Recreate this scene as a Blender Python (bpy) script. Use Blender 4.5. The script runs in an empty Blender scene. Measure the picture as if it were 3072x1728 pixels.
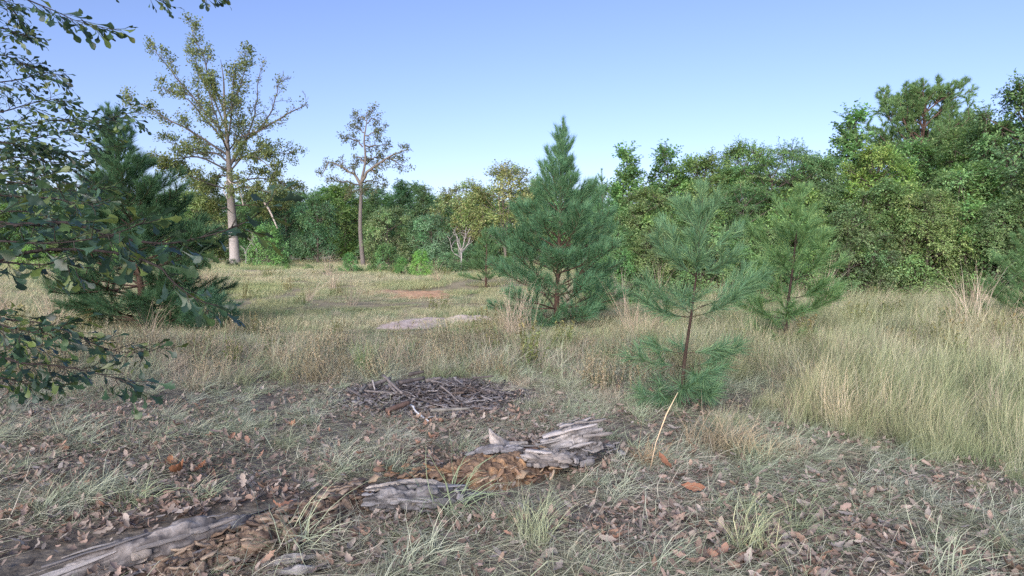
import bpy, math, random
import numpy as np
from mathutils import Vector, Matrix, noise

# ------------------------------------------------------------------ camera, sky, sun, exposure
SC = bpy.context.scene
COL = SC.collection
CAM_H, FPX, PITCH = 1.55, 620.0, math.radians(3.32)
cam_d = bpy.data.cameras.new('camera'); cam = bpy.data.objects.new('camera', cam_d); COL.objects.link(cam)
cam_d.sensor_width = 36.0; cam_d.lens = 36.0 * FPX / 1024.0
cam_d.clip_start = 0.05; cam_d.clip_end = 3000.0
cam.location = (0, 0, CAM_H); cam.rotation_euler = (math.pi / 2 - PITCH, 0, 0)
SC.camera = cam

SUN_EL, SUN_AZ = math.radians(17.0), math.radians(198.0)      # low sun behind the photographer (azimuth from +Y, clockwise)
world = bpy.data.worlds.new('World'); SC.world = world; world.use_nodes = True
wn = world.node_tree.nodes; wl = world.node_tree.links
for n in list(wn): wn.remove(n)
sky = wn.new('ShaderNodeTexSky'); sky.sky_type = 'NISHITA'; sky.sun_disc = False
sky.sun_elevation = SUN_EL; sky.sun_rotation = SUN_AZ
sky.air_density = 1.0; sky.dust_density = 1.2; sky.ozone_density = 3.4; sky.altitude = 100
bg = wn.new('ShaderNodeBackground'); bg.inputs['Strength'].default_value = 0.052
wo = wn.new('ShaderNodeOutputWorld')
wb = wn.new('ShaderNodeMix'); wb.data_type = 'RGBA'; wb.blend_type = 'MULTIPLY'; wb.inputs[0].default_value = 1.0; wb.inputs[7].default_value = (1.13, .935, 1.08, 1)   # white balance
wl.new(sky.outputs[0], wb.inputs[6]); wl.new(wb.outputs[2], bg.inputs['Color']); wl.new(bg.outputs[0], wo.inputs['Surface'])

sun_d = bpy.data.lights.new('sun', 'SUN'); sun = bpy.data.objects.new('sun', sun_d); COL.objects.link(sun)
sun_d.energy = 1.5; sun_d.angle = math.radians(75.0); sun_d.color = (1.0, 0.95, 0.91)
sdir = Vector((math.sin(SUN_AZ) * math.cos(SUN_EL), math.cos(SUN_AZ) * math.cos(SUN_EL), math.sin(SUN_EL)))
sun.rotation_euler = sdir.to_track_quat('Z', 'Y').to_euler()
vs = SC.view_settings
vs.view_transform = 'Standard'; vs.look = 'None'; vs.exposure = 2.16; vs.gamma = 1.0
vs.use_curve_mapping = False
SC.render.engine = 'CYCLES'
SC.cycles.max_bounces = 4; SC.cycles.diffuse_bounces = 3; SC.cycles.glossy_bounces = 2
SC.cycles.transmission_bounces = 3; SC.cycles.transparent_max_bounces = 4
SC.cycles.use_denoising = False
SC.render.film_transparent = False

# ------------------------------------------------------------------ small maths
RNG = np.random.default_rng(7)
UP = np.array([0, 0, 1.0])
def A(*v): return np.array(v, float)
def unit(v):
    v = np.asarray(v, float); return v / (np.linalg.norm(v, axis=-1, keepdims=True) + 1e-12)
def sstep(a, b, x):
    t = np.clip((np.asarray(x, float) - a) / (b - a), 0, 1); return t * t * (3 - 2 * t)
def sn(x, y, s, seed=0, n=7):
    """smooth pseudo-noise, about -1..1, feature size s metres"""
    r = np.random.default_rng(1000 + seed); out = 0
    for i in range(n):
        a = r.uniform(0, 2 * math.pi); f = (2 * math.pi / s) * r.uniform(.45, 1.5)
        out = out + np.sin(f * (np.cos(a) * x + np.sin(a) * y) + r.uniform(0, 6.28))
    return out / math.sqrt(n / 2.0) / 1.6
def terr(x, y):
    x = np.asarray(x, float); y = np.asarray(y, float)
    z = 0.62 * sstep(16, 50, y) + 0.10 * sstep(4, 14, x) * sstep(6, 14, y)
    z = z + 0.03 * sn(x, y, 6.0, 1) + 0.015 * sn(x, y, 1.7, 2) + 0.10 * sstep(14, 30, y) * sn(x, y, 19, 3)
    return z + 0.8 * sstep(60, 140, y)
CT, ST = math.cos(PITCH), math.sin(PITCH)
def at(px, py, d):
    """point on the sight line of a photo position (1024 x 576) at ground distance d"""
    a = (px - 512) / FPX; b = (288 - py) / FPX
    s = d / (CT + b * ST)
    return A(a * s, d, CAM_H + s * (-ST + b * CT))
def gnd(px, py, z=0.0):
    """where that sight line meets the height z"""
    a = (px - 512) / FPX; b = (288 - py) / FPX
    s = (z - CAM_H) / (-ST + b * CT)
    return A(a * s, s * (CT + b * ST), z)
def base(px, d):
    x = (px - 512) / FPX * d * 1.0
    return A(x, d, float(terr(x, d)))

# ------------------------------------------------------------------ mesh building
class MB:
    def __init__(s): s.v = []; s.f3 = []; s.f4 = []; s.c = []; s.n = 0
    def add(s, v, f3=None, f4=None, col=(1, 1, 1)):
        v = np.asarray(v, float).reshape(-1, 3)
        if f3 is not None and len(f3): s.f3.append(np.asarray(f3, np.int64).reshape(-1, 3) + s.n)
        if f4 is not None and len(f4): s.f4.append(np.asarray(f4, np.int64).reshape(-1, 4) + s.n)
        c = np.asarray(col, float)
        if c.ndim == 1: c = np.tile(c, (len(v), 1))
        s.v.append(v); s.c.append(c); s.n += len(v)
    def mesh(s, name, mat, off=None, smooth=False):
        me = bpy.data.meshes.new(name)
        if s.n == 0: return me
        v = np.concatenate(s.v)
        if off is not None: v = v - np.asarray(off, float)
        c = np.concatenate(s.c)
        f3 = np.concatenate(s.f3) if s.f3 else np.zeros((0, 3), np.int64)
        f4 = np.concatenate(s.f4) if s.f4 else np.zeros((0, 4), np.int64)
        me.vertices.add(len(v)); me.vertices.foreach_set('co', v.ravel().astype(np.float32))
        nl = f3.size + f4.size; npoly = len(f3) + len(f4)
        me.loops.add(nl); me.polygons.add(npoly)
        me.loops.foreach_set('vertex_index', np.concatenate([f3.ravel(), f4.ravel()]).astype(np.int32))
        st = np.concatenate([np.arange(len(f3)) * 3, f3.size + np.arange(len(f4)) * 4]).astype(np.int32)
        me.polygons.foreach_set('loop_start', st)
        if smooth: me.polygons.foreach_set('use_smooth', np.ones(npoly, bool))
        at_ = me.color_attributes.new('Col', 'FLOAT_COLOR', 'POINT')
        at_.data.foreach_set('color', np.concatenate([c, np.ones((len(c), 1))], 1).ravel().astype(np.float32))
        me.update(calc_edges=True)
        if mat: me.materials.append(mat)
        return me

def tube(mb, pts, rad, k=6, col=(1, 1, 1), cap=True):
    pts = np.asarray(pts, float); n = len(pts); rad = np.broadcast_to(np.asarray(rad, float), (n,))
    t = np.gradient(pts, axis=0); t = unit(t)
    ref = A(0, 0, 1) if abs(t[0][2]) < .9 else A(1, 0, 0)
    a = np.linspace(0, 2 * math.pi, k, endpoint=False); ca, sa = np.cos(a)[:, None], np.sin(a)[:, None]
    u = unit(np.cross(t, ref)); w = np.cross(t, u)
    V = pts[:, None, :] + rad[:, None, None] * (ca[None] * u[:, None, :] + sa[None] * w[:, None, :])
    i = np.arange(n - 1)[:, None] * k; j = np.arange(k)[None]; j2 = (j + 1) % k
    F = np.stack([i + j, i + j2, i + k + j2, i + k + j], -1).reshape(-1, 4)
    V = V.reshape(-1, 3); f3 = []
    if cap:
        V = np.concatenate([V, pts[:1], pts[-1:]]); b = n * k
        f3 = [(b, (q + 1) % k, q) for q in range(k)] + [(b + 1, (n - 1) * k + q, (n - 1) * k + (q + 1) % k) for q in range(k)]
    c = np.asarray(col, float)
    if c.ndim == 2 and len(c) == n:
        c = np.repeat(c, k, axis=0)
        if cap: c = np.concatenate([c, c[:1], c[-1:]])
    mb.add(V, f3, F, c)

def instance(mb, tmpl, pos, D, S, N, L, W, col):
    """vectorised copies of a small template: tmpl = (verts (u along, w across, h lift), f3, f4)"""
    tv, t3, t4 = tmpl; m = len(pos); k = len(tv)
    if m == 0: return
    L = np.broadcast_to(np.asarray(L, float), (m,)); W = np.broadcast_to(np.asarray(W, float), (m,))
    V = (pos[:, None, :] + D[:, None, :] * (tv[None, :, 0:1] * L[:, None, None])
         + S[:, None, :] * (tv[None, :, 1:2] * W[:, None, None]) + N[:, None, :] * (tv[None, :, 2:3] * L[:, None, None]))
    o = np.arange(m)[:, None, None] * k
    f3 = (np.asarray(t3, np.int64)[None] + o).reshape(-1, 3) if len(t3) else None
    f4 = (np.asarray(t4, np.int64)[None] + o).reshape(-1, 4) if len(t4) else None
    c = np.asarray(col, float)
    if c.ndim == 1: c = np.tile(c, (m, 1))
    mb.add(V.reshape(-1, 3), f3, f4, np.repeat(c, k, axis=0))
def frame(D, Nhint):
    D = unit(D); S = unit(np.cross(D, Nhint)); N = np.cross(S, D); return D, S, N
T_LEAF = (np.array([[0, 0, 0], [.45, .5, .10], [1, 0, -.10], [.45, -.5, .10]]), [(0, 2, 1), (0, 3, 2)], [])
T_BLADE3 = (np.array([[0, .5, 0], [0, -.5, 0], [1, 0, 0]]), [(0, 1, 2)], [])
T_NEED = (np.array([[0, .5, 0], [0, -.5, 0], [.55, .4, 0], [.55, -.4, 0], [1, 0, -.10]]), [(2, 3, 4)], [(0, 1, 3, 2)])
def pick(rng, pal, m, jit=.15):
    pal = np.asarray(pal, float); c = pal[rng.integers(0, len(pal), m)]
    return c * (1 + rng.normal(0, jit, (m, 1))).clip(.5, 1.6)
def rdir(rng, m):
    return unit(rng.normal(0, 1, (m, 3)))

# ------------------------------------------------------------------ objects
def props(o, label=None, cat=None, group=None, kind=None):
    if label: o['label'] = label
    if cat: o['category'] = cat
    if group: o['group'] = group
    if kind: o['kind'] = kind
    return o
def thing(name, loc, label, cat, group=None, rz=0, sc=1.0):
    o = bpy.data.objects.new(name, None); COL.objects.link(o)
    o.empty_display_size = .2; o.location = loc; o.rotation_euler = (0, 0, rz)
    o.scale = (sc, sc, sc) if np.isscalar(sc) else sc
    return props(o, label, cat, group)
def part(name, me, parent=None, kind=None):
    o = bpy.data.objects.new(name, me); COL.objects.link(o); o.parent = parent
    if kind: o['kind'] = kind
    return o
def copy_tree(o, parent=None, tint=None):
    c = o.copy(); COL.objects.link(c); c.parent = parent
    if tint and c.type == 'MESH': c.color = (*tint, 1)
    for ch in o.children: copy_tree(ch, c, tint)
    return c

# ------------------------------------------------------------------ materials
def newmat(name):
    m = bpy.data.materials.new(name); m.use_nodes = True
    nt = m.node_tree; nt.nodes.clear(); return m, nt.nodes, nt.links
def node(ns, t, **kw):
    n = ns.new(t)
    for k, v in kw.items(): setattr(n, k, v)
    return n
def mixc(ns, ls, a, b, fac, mode='MIX'):
    m = node(ns, 'ShaderNodeMix', data_type='RGBA', blend_type=mode)
    for sock, v in ((m.inputs[0], fac), (m.inputs[6], a), (m.inputs[7], b)):
        if hasattr(v, 'links'): ls.new(v, sock)
        elif isinstance(v, (int, float)): sock.default_value = v
        else: sock.default_value = (*v, 1)
    return m.outputs[2]
def mat_leaf(name, rough=.5, trans=.3, var=.12, spec=.35, noise_s=0.0):
    m, ns, ls = newmat(name)
    at_ = node(ns, 'ShaderNodeVertexColor', layer_name='Col'); oi = node(ns, 'ShaderNodeObjectInfo')
    c = mixc(ns, ls, at_.outputs[0], oi.outputs['Color'], 1.0, 'MULTIPLY')
    hs = node(ns, 'ShaderNodeHueSaturation'); ls.new(c, hs.inputs['Color'])
    mr = node(ns, 'ShaderNodeMapRange'); ls.new(oi.outputs['Random'], mr.inputs[0])
    mr.inputs[3].default_value = 1 - var; mr.inputs[4].default_value = 1 + var; ls.new(mr.outputs[0], hs.inputs['Value'])
    c = hs.outputs[0]
    p = node(ns, 'ShaderNodeBsdfPrincipled'); ls.new(c, p.inputs['Base Color'])
    p.inputs['Roughness'].default_value = rough; p.inputs['Specular IOR Level'].default_value = spec
    o = node(ns, 'ShaderNodeOutputMaterial')
    if trans > 0:
        t = node(ns, 'ShaderNodeBsdfTranslucent'); ls.new(mixc(ns, ls, c, (1.05, 1.08, .75), 1.0, 'MULTIPLY'), t.inputs['Color'])
        x = node(ns, 'ShaderNodeMixShader'); x.inputs[0].default_value = trans
        ls.new(p.outputs[0], x.inputs[1]); ls.new(t.outputs[0], x.inputs[2]); ls.new(x.outputs[0], o.inputs[0])
    else: ls.new(p.outputs[0], o.inputs[0])
    return m
def mat_rough(name, scale=(6, 6, 1.2), bump=.5, c2=(.5, .5, .5), var=.6, rough=.9, dist=.02, lacun=8):
    """vertex colour x object tint, broken up by stretched noise, with bump: bark, dead wood, soil"""
    m, ns, ls = newmat(name)
    at_ = node(ns, 'ShaderNodeVertexColor', layer_name='Col'); oi = node(ns, 'ShaderNodeObjectInfo')
    c = mixc(ns, ls, at_.outputs[0], oi.outputs['Color'], 1.0, 'MULTIPLY')
    tc = node(ns, 'ShaderNodeTexCoord'); mp = node(ns, 'ShaderNodeMapping'); mp.inputs['Scale'].default_value = scale
    ls.new(tc.outputs['Object'], mp.inputs['Vector'])
    nz = node(ns, 'ShaderNodeTexNoise'); nz.inputs['Scale'].default_value = lacun; nz.inputs['Detail'].default_value = 6; nz.inputs['Roughness'].default_value = .65
    ls.new(mp.outputs[0], nz.inputs['Vector'])
    rp = node(ns, 'ShaderNodeValToRGB'); rp.color_ramp.elements[0].position = .35; rp.color_ramp.elements[1].position = .7
    rp.color_ramp.elements[0].color = (*c2, 1); rp.color_ramp.elements[1].color = (1.15, 1.15, 1.15, 1)
    ls.new(nz.outputs[0], rp.inputs[0])
    c = mixc(ns, ls, c, mixc(ns, ls, (1, 1, 1), rp.outputs[0], var), 1.0, 'MULTIPLY')
    p = node(ns, 'ShaderNodeBsdfPrincipled'); ls.new(c, p.inputs['Base Color']); p.inputs['Roughness'].default_value = rough
    p.inputs['Specular IOR Level'].default_value = .2
    b = node(ns, 'ShaderNodeBump'); b.inputs['Strength'].default_value = bump; b.inputs['Distance'].default_value = dist
    ls.new(nz.outputs[0], b.inputs['Height']); ls.new(b.outputs[0], p.inputs['Normal'])
    o = node(ns, 'ShaderNodeOutputMaterial'); ls.new(p.outputs[0], o.inputs[0])
    return m
def mat_scatter(name, ramp_a, ramp_b=None, scale=.35, trans=.25, rough=.6, bias=.5):
    """for scattered blades and leaves: colour by the piece (random), drifting from ramp a to ramp b over the ground"""
    m, ns, ls = newmat(name)
    at_ = node(ns, 'ShaderNodeVertexColor', layer_name='Col'); oi = node(ns, 'ShaderNodeObjectInfo')
    def ramp(cs):
        r = node(ns, 'ShaderNodeValToRGB'); e = r.color_ramp.elements
        while len(e) < len(cs): e.new(.5)
        for i, c in enumerate(cs): e[i].position = i / max(1, len(cs) - 1); e[i].color = (*c, 1)
        ls.new(oi.outputs['Random'], r.inputs[0]); return r.outputs[0]
    c = ramp(ramp_a)
    if ramp_b:
        g = node(ns, 'ShaderNodeNewGeometry'); nz = node(ns, 'ShaderNodeTexNoise'); nz.inputs['Scale'].default_value = scale; nz.inputs['Detail'].default_value = 3
        ls.new(g.outputs['Position'], nz.inputs['Vector'])
        mr = node(ns, 'ShaderNodeMapRange'); ls.new(nz.outputs[0], mr.inputs[0]); mr.inputs[1].default_value = bias - .12; mr.inputs[2].default_value = bias + .12
        c = mixc(ns, ls, c, ramp(ramp_b), mr.outputs[0])
    c = mixc(ns, ls, c, at_.outputs[0], 1.0, 'MULTIPLY')
    p = node(ns, 'ShaderNodeBsdfPrincipled'); ls.new(c, p.inputs['Base Color']); p.inputs['Roughness'].default_value = rough
    p.inputs['Specular IOR Level'].default_value = .25
    o = node(ns, 'ShaderNodeOutputMaterial')
    t = node(ns, 'ShaderNodeBsdfTranslucent'); ls.new(c, t.inputs['Color'])
    x = node(ns, 'ShaderNodeMixShader'); x.inputs[0].default_value = trans
    ls.new(p.outputs[0], x.inputs[1]); ls.new(t.outputs[0], x.inputs[2]); ls.new(x.outputs[0], o.inputs[0])
    return m
M_LEAF = mat_leaf('leaf', trans=.4, spec=.15); M_NEED = mat_leaf('pine_needle', rough=.6, trans=.25, var=.06, spec=.12)
M_OAKLEAF = mat_leaf('glossy_oak_leaf', rough=.38, trans=.28, var=.25, spec=.5)
M_BARK = mat_rough('bark', (5, 5, 1.0), .8, (.45, .43, .42), .8)
M_PBARK = mat_rough('pine_bark', (9, 9, 3), .9, (.4, .36, .34), .8, lacun=5)
M_DEAD = mat_rough('dead_wood', (3, 3, 3), .7, (.5, .48, .47), .7, lacun=14, dist=.008)
M_PLATE = mat_rough('weathered_bark', (1.0, 9, 9), .8, (.42, .41, .40), .8, lacun=4, dist=.004)
M_ROT = mat_rough('rotten_wood', (3, 3, 3), .9, (.42, .38, .36), .85, lacun=16, dist=.012)

# ------------------------------------------------------------------ ground
def axis_grid(lo, hi, fine_lo, fine_hi, step, grow=1.13):
    a = list(np.arange(fine_lo, fine_hi + 1e-6, step)); s = step
    while a[-1] < hi: s *= grow; a.append(a[-1] + s)
    s = step
    while a[0] > lo: s *= grow; a.insert(0, a[0] - s)
    return np.array(a)
def sheet(xs, ys, zf, col=(1, 1, 1)):
    X, Y = np.meshgrid(xs, ys); Z = zf(X, Y); nx, ny = len(xs), len(ys)
    i = np.arange(ny - 1)[:, None] * nx + np.arange(nx - 1)[None]
    F = np.stack([i, i + 1, i + nx + 1, i + nx], -1).reshape(-1, 4)
    mb = MB(); mb.add(np.stack([X, Y, Z], -1).reshape(-1, 3), None, F, col); return mb
def ground_mat():
    m, ns, ls = newmat('soil_and_thatch')
    g = node(ns, 'ShaderNodeNewGeometry')
    def nz(s, d=5):
        n = node(ns, 'ShaderNodeTexNoise'); n.inputs['Scale'].default_value = s; n.inputs['Detail'].default_value = d
        ls.new(g.outputs['Position'], n.inputs['Vector']); return n.outputs[0]
    def rmp(s, a, b, lo=.4, hi=.6):
        r = node(ns, 'ShaderNodeValToRGB'); r.color_ramp.elements[0].position = lo; r.color_ramp.elements[1].position = hi
        r.color_ramp.elements[0].color = (*a, 1); r.color_ramp.elements[1].color = (*b, 1); ls.new(s, r.inputs[0]); return r.outputs[0]
    near = rmp(nz(14), (.12, .105, .085), (.25, .215, .17), .35, .68)
    far = rmp(nz(1.2), (.26, .22, .14), (.38, .33, .21), .35, .65)
    sp = node(ns, 'ShaderNodeSeparateXYZ'); ls.new(g.outputs['Position'], sp.inputs[0])
    mr = node(ns, 'ShaderNodeMapRange'); ls.new(sp.outputs[1], mr.inputs[0]); mr.inputs[1].default_value = 7; mr.inputs[2].default_value = 14
    c = mixc(ns, ls, near, far, mr.outputs[0])
    p = node(ns, 'ShaderNodeBsdfPrincipled'); ls.new(c, p.inputs['Base Color']); p.inputs['Roughness'].default_value = 1
    p.inputs['Specular IOR Level'].default_value = .1
    b = node(ns, 'ShaderNodeBump'); b.inputs['Strength'].default_value = .8; b.inputs['Distance'].default_value = .03
    ls.new(nz(22), b.inputs['Height']); ls.new(b.outputs[0], p.inputs['Normal'])
    o = node(ns, 'ShaderNodeOutputMaterial'); ls.new(p.outputs[0], o.inputs[0]); return m
gm = sheet(axis_grid(-900, 900, -12, 12, .2), axis_grid(-60, 1500, 1, 24, .2), terr)
props(part('ground', gm.mesh('ground', ground_mat(), smooth=True)), kind='structure')

def blob_patch(name, cx, cy, rx, ry, seed, c1, c2, lift, label):
    """a thin irregular sheet of bare earth following the ground"""
    r = np.random.default_rng(seed); n, k = 72, 12
    th = np.linspace(0, 2 * math.pi, n, endpoint=False)
    rr = 1 + sum(r.uniform(.03, .12) * np.sin(f * th + r.uniform(0, 6.3)) for f in (2, 3, 4, 5, 7, 9, 13))
    rad = np.linspace(0, 1, k)[1:]
    X = cx + rx * rad[:, None] * (rr * np.cos(th))[None]; Y = cy + ry * rad[:, None] * (rr * np.sin(th))[None]
    Z = terr(X, Y) + lift * (1 - rad[:, None] ** 3) + .006 + .012 * sn(X, Y, .45, seed)* (1 - rad[:, None] ** 4)
    V = np.concatenate([[[cx, cy, float(terr(cx, cy)) + lift]], np.stack([X, Y, Z], -1).reshape(-1, 3)])
    f3 = [(0, 1 + q, 1 + (q + 1) % n) for q in range(n)]; f4 = []
    for j in range(k - 2):
        for q in range(n): f4.append((1 + j * n + q, 1 + (j + 1) * n + q, 1 + (j + 1) * n + (q + 1) % n, 1 + j * n + (q + 1) % n))
    mb = MB(); mb.add(V, f3, f4, c1)
    m = mat_rough(name, (1, 1, 1), 1.0, c2, .9, lacun=5, dist=.03)
    return props(part(name, mb.mesh(name, m, smooth=True)), label, None, None, 'structure')
PATCH = [(-1.95, 13.4, 1.0, 1.0), (-1.0, 13.8, .62, .62), (-3.1, 21.3, 1.0, 1.5), (-4.6, 22.4, .75, 1.1), (-5.0, 13.4, .45, .30)]
blob_patch('sand_patch', *PATCH[0], 5, (.58, .49, .43), (.58, .53, .5), .07, 'pale pinkish bare sand patch in the middle of the grass')
blob_patch('sand_patch', *PATCH[1], 7, (.66, .57, .48), (.65, .6, .55), .12, 'whiter sand strip at the right end of the sand patch')
blob_patch('clay_patch', *PATCH[2], 6, (.60, .38, .23), (.68, .62, .54), .10, 'orange bare clay patch in the far field')
blob_patch('clay_patch', *PATCH[3], 9, (.52, .36, .23), (.64, .58, .5), .06, 'fainter orange clay spot left of the clay patch')
blob_patch('sand_patch', *PATCH[4], 8, (.48, .42, .31), (.7, .65, .55), .03, 'small pale sand spot left of the larger sand patch')

# ------------------------------------------------------------------ trees: limbs that fork
def grow(rng, p, d, L, r, depth, P, out, tips):
    n = P.get('segs', 5); pts = [p]; d = unit(d)
    for i in range(n):
        d = unit(d + rng.normal(0, P['wander'], 3) + A(0, 0, P['trop'])); p = p + d * (L / n); pts.append(p)
    pts = np.array(pts); end = r * (.45 if depth > 0 else .3)
    rad = np.linspace(r, end, n + 1); out.append((pts, rad, depth))
    if depth == 0: tips.append((pts, L)); return
    side(rng, pts, rad, L, depth, P, out, tips)
def side(rng, pts, rad, L, depth, P, out, tips, t0=.25):
    nch = P['kids'][depth - 1]; n = len(pts) - 1
    for k in range(nch):
        t = t0 + (1 - t0) * (k + rng.uniform(.1, 1)) / nch; t = min(t, .999); i = int(t * n); f = t * n - i
        q = pts[i] * (1 - f) + pts[i + 1] * f; dl = unit(pts[i + 1] - pts[i])
        pr = unit(np.cross(dl, rng.normal(0, 1, 3))); a = math.radians(rng.uniform(*P['ang']))
        ln = L * rng.uniform(*P['ratio']) * (1 - .35 * t)
        grow(rng, q, dl * math.cos(a) + pr * math.sin(a), ln, max(np.interp(t, [0, 1], [rad[0], rad[-1]]) * .6, P['rmin']), depth - 1, P, out, tips)
def wood_mesh(out, name, mat, col, kmin=3, dark=None):
    mb = MB()
    for pts, rad, dep in out:
        k = max(kmin, int(3 + min(7, rad[0] * 30))); tube(mb, pts, rad, k, col, cap=False)
    return mb.mesh(name, mat, smooth=True)
def leaf_tips(rng, mb, tips, per, ln, wd, pal, keep=lambda p: 1.0, spread=.12, jit=.18):
    P, D = [], []
    for pts, L in tips:
        if rng.random() > keep(pts[-1]): continue
        m = rng.poisson(per)
        if m == 0: continue
        t = rng.uniform(.1, 1.05, m) * (len(pts) - 1); i = np.clip(t.astype(int), 0, len(pts) - 2)
        q = pts[i] + (pts[i + 1] - pts[i]) * (t - i)[:, None]
        P.append(q + rng.normal(0, spread, (m, 3)) * .5); D.append(unit(pts[i + 1] - pts[i]) + rng.normal(0, .75, (m, 3)) + A(0, 0, -.1))
    if not P: return
    P = np.concatenate(P); D = np.concatenate(D); m = len(P)
    D, S, N = frame(D, UP + rng.normal(0, .7, (m, 3)))
    l = ln * rng.uniform(.65, 1.3, m)
    instance(mb, T_LEAF, P, D, S, N, l, l * wd, pick(rng, pal, m, jit))

# ------------------------------------------------------------------ leafy crowns made of lobes, twigs and leaves
def lobed_tree(seed, H, W, z0, nl, lobe, tw, lp, leaf, wd, pal, shape='round', trunk_r=.12, bark=(.16, .14, .12), droop=.15, flat=.0, stretch=1.0, nstem=1, mat=None):
    """returns meshes (trunk, limbs, crown): crown lobes at the ends of limbs, each filled with leafy twigs"""
    r = np.random.default_rng(seed); pal = np.asarray(pal, float)
    prof = {'round': lambda t: math.sin(math.pi * min(1, .14 + .82 * t)) ** .6, 'spire': lambda t: (1 - t) ** .85 * min(1, .45 + 3 * t) + .05,
            'bush': lambda t: math.cos(t * 1.45) ** .55, 'flat': lambda t: .35 + .65 * t, 'top': lambda t: math.sin(math.pi * (.25 + .7 * t)) ** .8}[shape]
    cen = []; tries = 0
    while len(cen) < nl and tries < 6000:
        tries += 1; t = r.random() ** .9; rad = prof(t) * W / 2 * (r.random() ** .42); a = r.uniform(0, 6.283)
        c = A(rad * math.cos(a), rad * math.sin(a), z0 + t * (H - z0) * .97)
        if all(np.linalg.norm((c - q)) > lobe * .62 for q in cen): cen.append(c)
    cen = np.array(cen); nl = len(cen)
    trunk, limb, crown = MB(), MB(), MB()
    # trunk
    stems = []
    for s in range(nstem):
        a = r.uniform(0, 6.28); off = A(math.cos(a), math.sin(a), 0) * (0 if nstem == 1 else .25 * W / 2)
        zt = H * .86; zz = np.linspace(-.15, zt, 9)
        pts = np.stack([off[0] * (zz / zt) + .05 * W * np.sin(zz / H * 4 + s) * r.uniform(-.5, .5), off[1] * (zz / zt) + .04 * W * np.sin(zz / H * 3 + 1 + s) * r.uniform(-.5, .5), zz], -1)
        rr = trunk_r * (1 - .85 * np.clip(zz / zt, 0, 1)) * (1 + .5 * np.exp(-np.clip(zz, 0, 9) / .25)); tube(trunk, pts, rr, 8, bark); stems.append(pts)
    for c in cen:
        st = stems[r.integers(0, nstem)]; hd = math.hypot(c[0], c[1])
        zb = max(.12 * H, min(c[2] - hd * r.uniform(.4, .9), H * .8)); b = A(np.interp(zb, st[:, 2], st[:, 0]), np.interp(zb, st[:, 2], st[:, 1]), zb)
        mid = (b + c) / 2 + A(0, 0, -.06 * hd) + r.normal(0, .06 * hd + .02, 3)
        tt = np.linspace(0, 1, 6)[:, None]; pts = (1 - tt) ** 2 * b + 2 * tt * (1 - tt) * mid + tt ** 2 * c
        tube(limb, pts, np.linspace(trunk_r * .3, .008 + trunk_r * .06, 6), 4, bark, cap=False)
    # twigs
    ci = np.repeat(np.arange(nl), tw); m = len(ci)
    out_d = unit(cen * A(1, 1, .45) - A(0, 0, (z0 + H) / 2 * .45) + 1e-3)[ci]
    d = unit(rdir(r, m) + .55 * out_d + A(0, 0, .15)); d[:, 2] *= (1 - flat); d = unit(d)
    ls = lobe * r.uniform(.85, 1.2, nl)[ci] * r.uniform(.55, 1.25, m); ls = ls * np.where(d[:, 2] > .5, stretch, 1)
    p0 = cen[ci] + d * ls[:, None] * .12
    mid = p0 + d * ls[:, None] * .5; tip = p0 + d * ls[:, None] - np.stack([0 * ls, 0 * ls, droop * ls], -1)
    Dt, St, Nt = frame(tip - p0, UP + r.normal(0, .3, (m, 3)))
    instance(limb, T_BLADE3, p0, Dt, St, Nt, np.linalg.norm(tip - p0, axis=1), .012 + .004 * W, np.asarray(bark) * .9)
    # leaves
    lob_t = (1 + r.normal(0, .16, (nl, 1))) * (1 + r.normal(0, .05, (nl, 3)))
    k = lp; t = np.tile((np.arange(k) + .5) / k, m) * .8 + .22 + r.uniform(-.03, .03, m * k)
    ti = np.repeat(np.arange(m), k); tc = t[:, None]
    pos = (1 - tc) ** 2 * p0[ti] + 2 * tc * (1 - tc) * mid[ti] + tc ** 2 * tip[ti]
    sgn = np.where(np.arange(m * k) % 2 == 0, 1.0, -1.0)[:, None]
    dd = Dt[ti] * r.uniform(.3, 1.0, (m * k, 1)) + St[ti] * sgn * r.uniform(.4, 1.1, (m * k, 1)) + r.normal(0, .25, (m * k, 3)) + A(0, 0, -.12)
    D, S, N = frame(dd, UP * 1.1 + .5 * out_d[ti] + r.normal(0, .45, (m * k, 3)))
    l = leaf * r.uniform(.6, 1.3, m * k)
    pos = pos + r.normal(0, leaf * .3, pos.shape)
    col = pick(r, pal, m * k, .13) * lob_t[ci[ti]]
    instance(crown, T_LEAF, pos, D, S, N, l, l * wd, col.clip(0.003, .9))
    return trunk.mesh('trunk', M_BARK, smooth=True), limb.mesh('limbs', M_BARK), crown.mesh('crown', mat or M_LEAF)
def make_tree(meshes, name, loc, label, cat='tree', group=None, rz=0, sc=1.0, tint=(1, 1, 1)):
    t = thing(name, loc, label, cat, group, rz, sc)
    for nm, me in zip(('trunk', 'limbs', 'crown'), meshes):
        o = part(nm, me, t)
        if nm == 'crown': o.color = (*tint, 1)
    return t
G1 = [(0.212, 0.360, 0.171), (0.246, 0.393, 0.178), (0.184, 0.313, 0.157), (0.291, 0.426, 0.191)]
G2 = [(0.174, 0.313, 0.171), (0.202, 0.346, 0.178), (0.151, 0.272, 0.157), (0.252, 0.380, 0.191)]
GY = [(0.302, 0.396, 0.180), (0.353, 0.432, 0.192), (0.252, 0.336, 0.162), (0.393, 0.420, 0.216)]
GO = [(0.252, 0.393, 0.198), (0.285, 0.419, 0.205), (0.212, 0.333, 0.178), (0.324, 0.426, 0.232)]
V = {}
V['oak_a'] = lobed_tree(11, 8.6, 7.0, 1.6, 46, 1.05, 34, 10, .20, .62, G2, 'round', .17)
V['oak_b'] = lobed_tree(12, 7.6, 6.0, .8, 44, .95, 34, 10, .19, .6, GO, 'round', .15)
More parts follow.
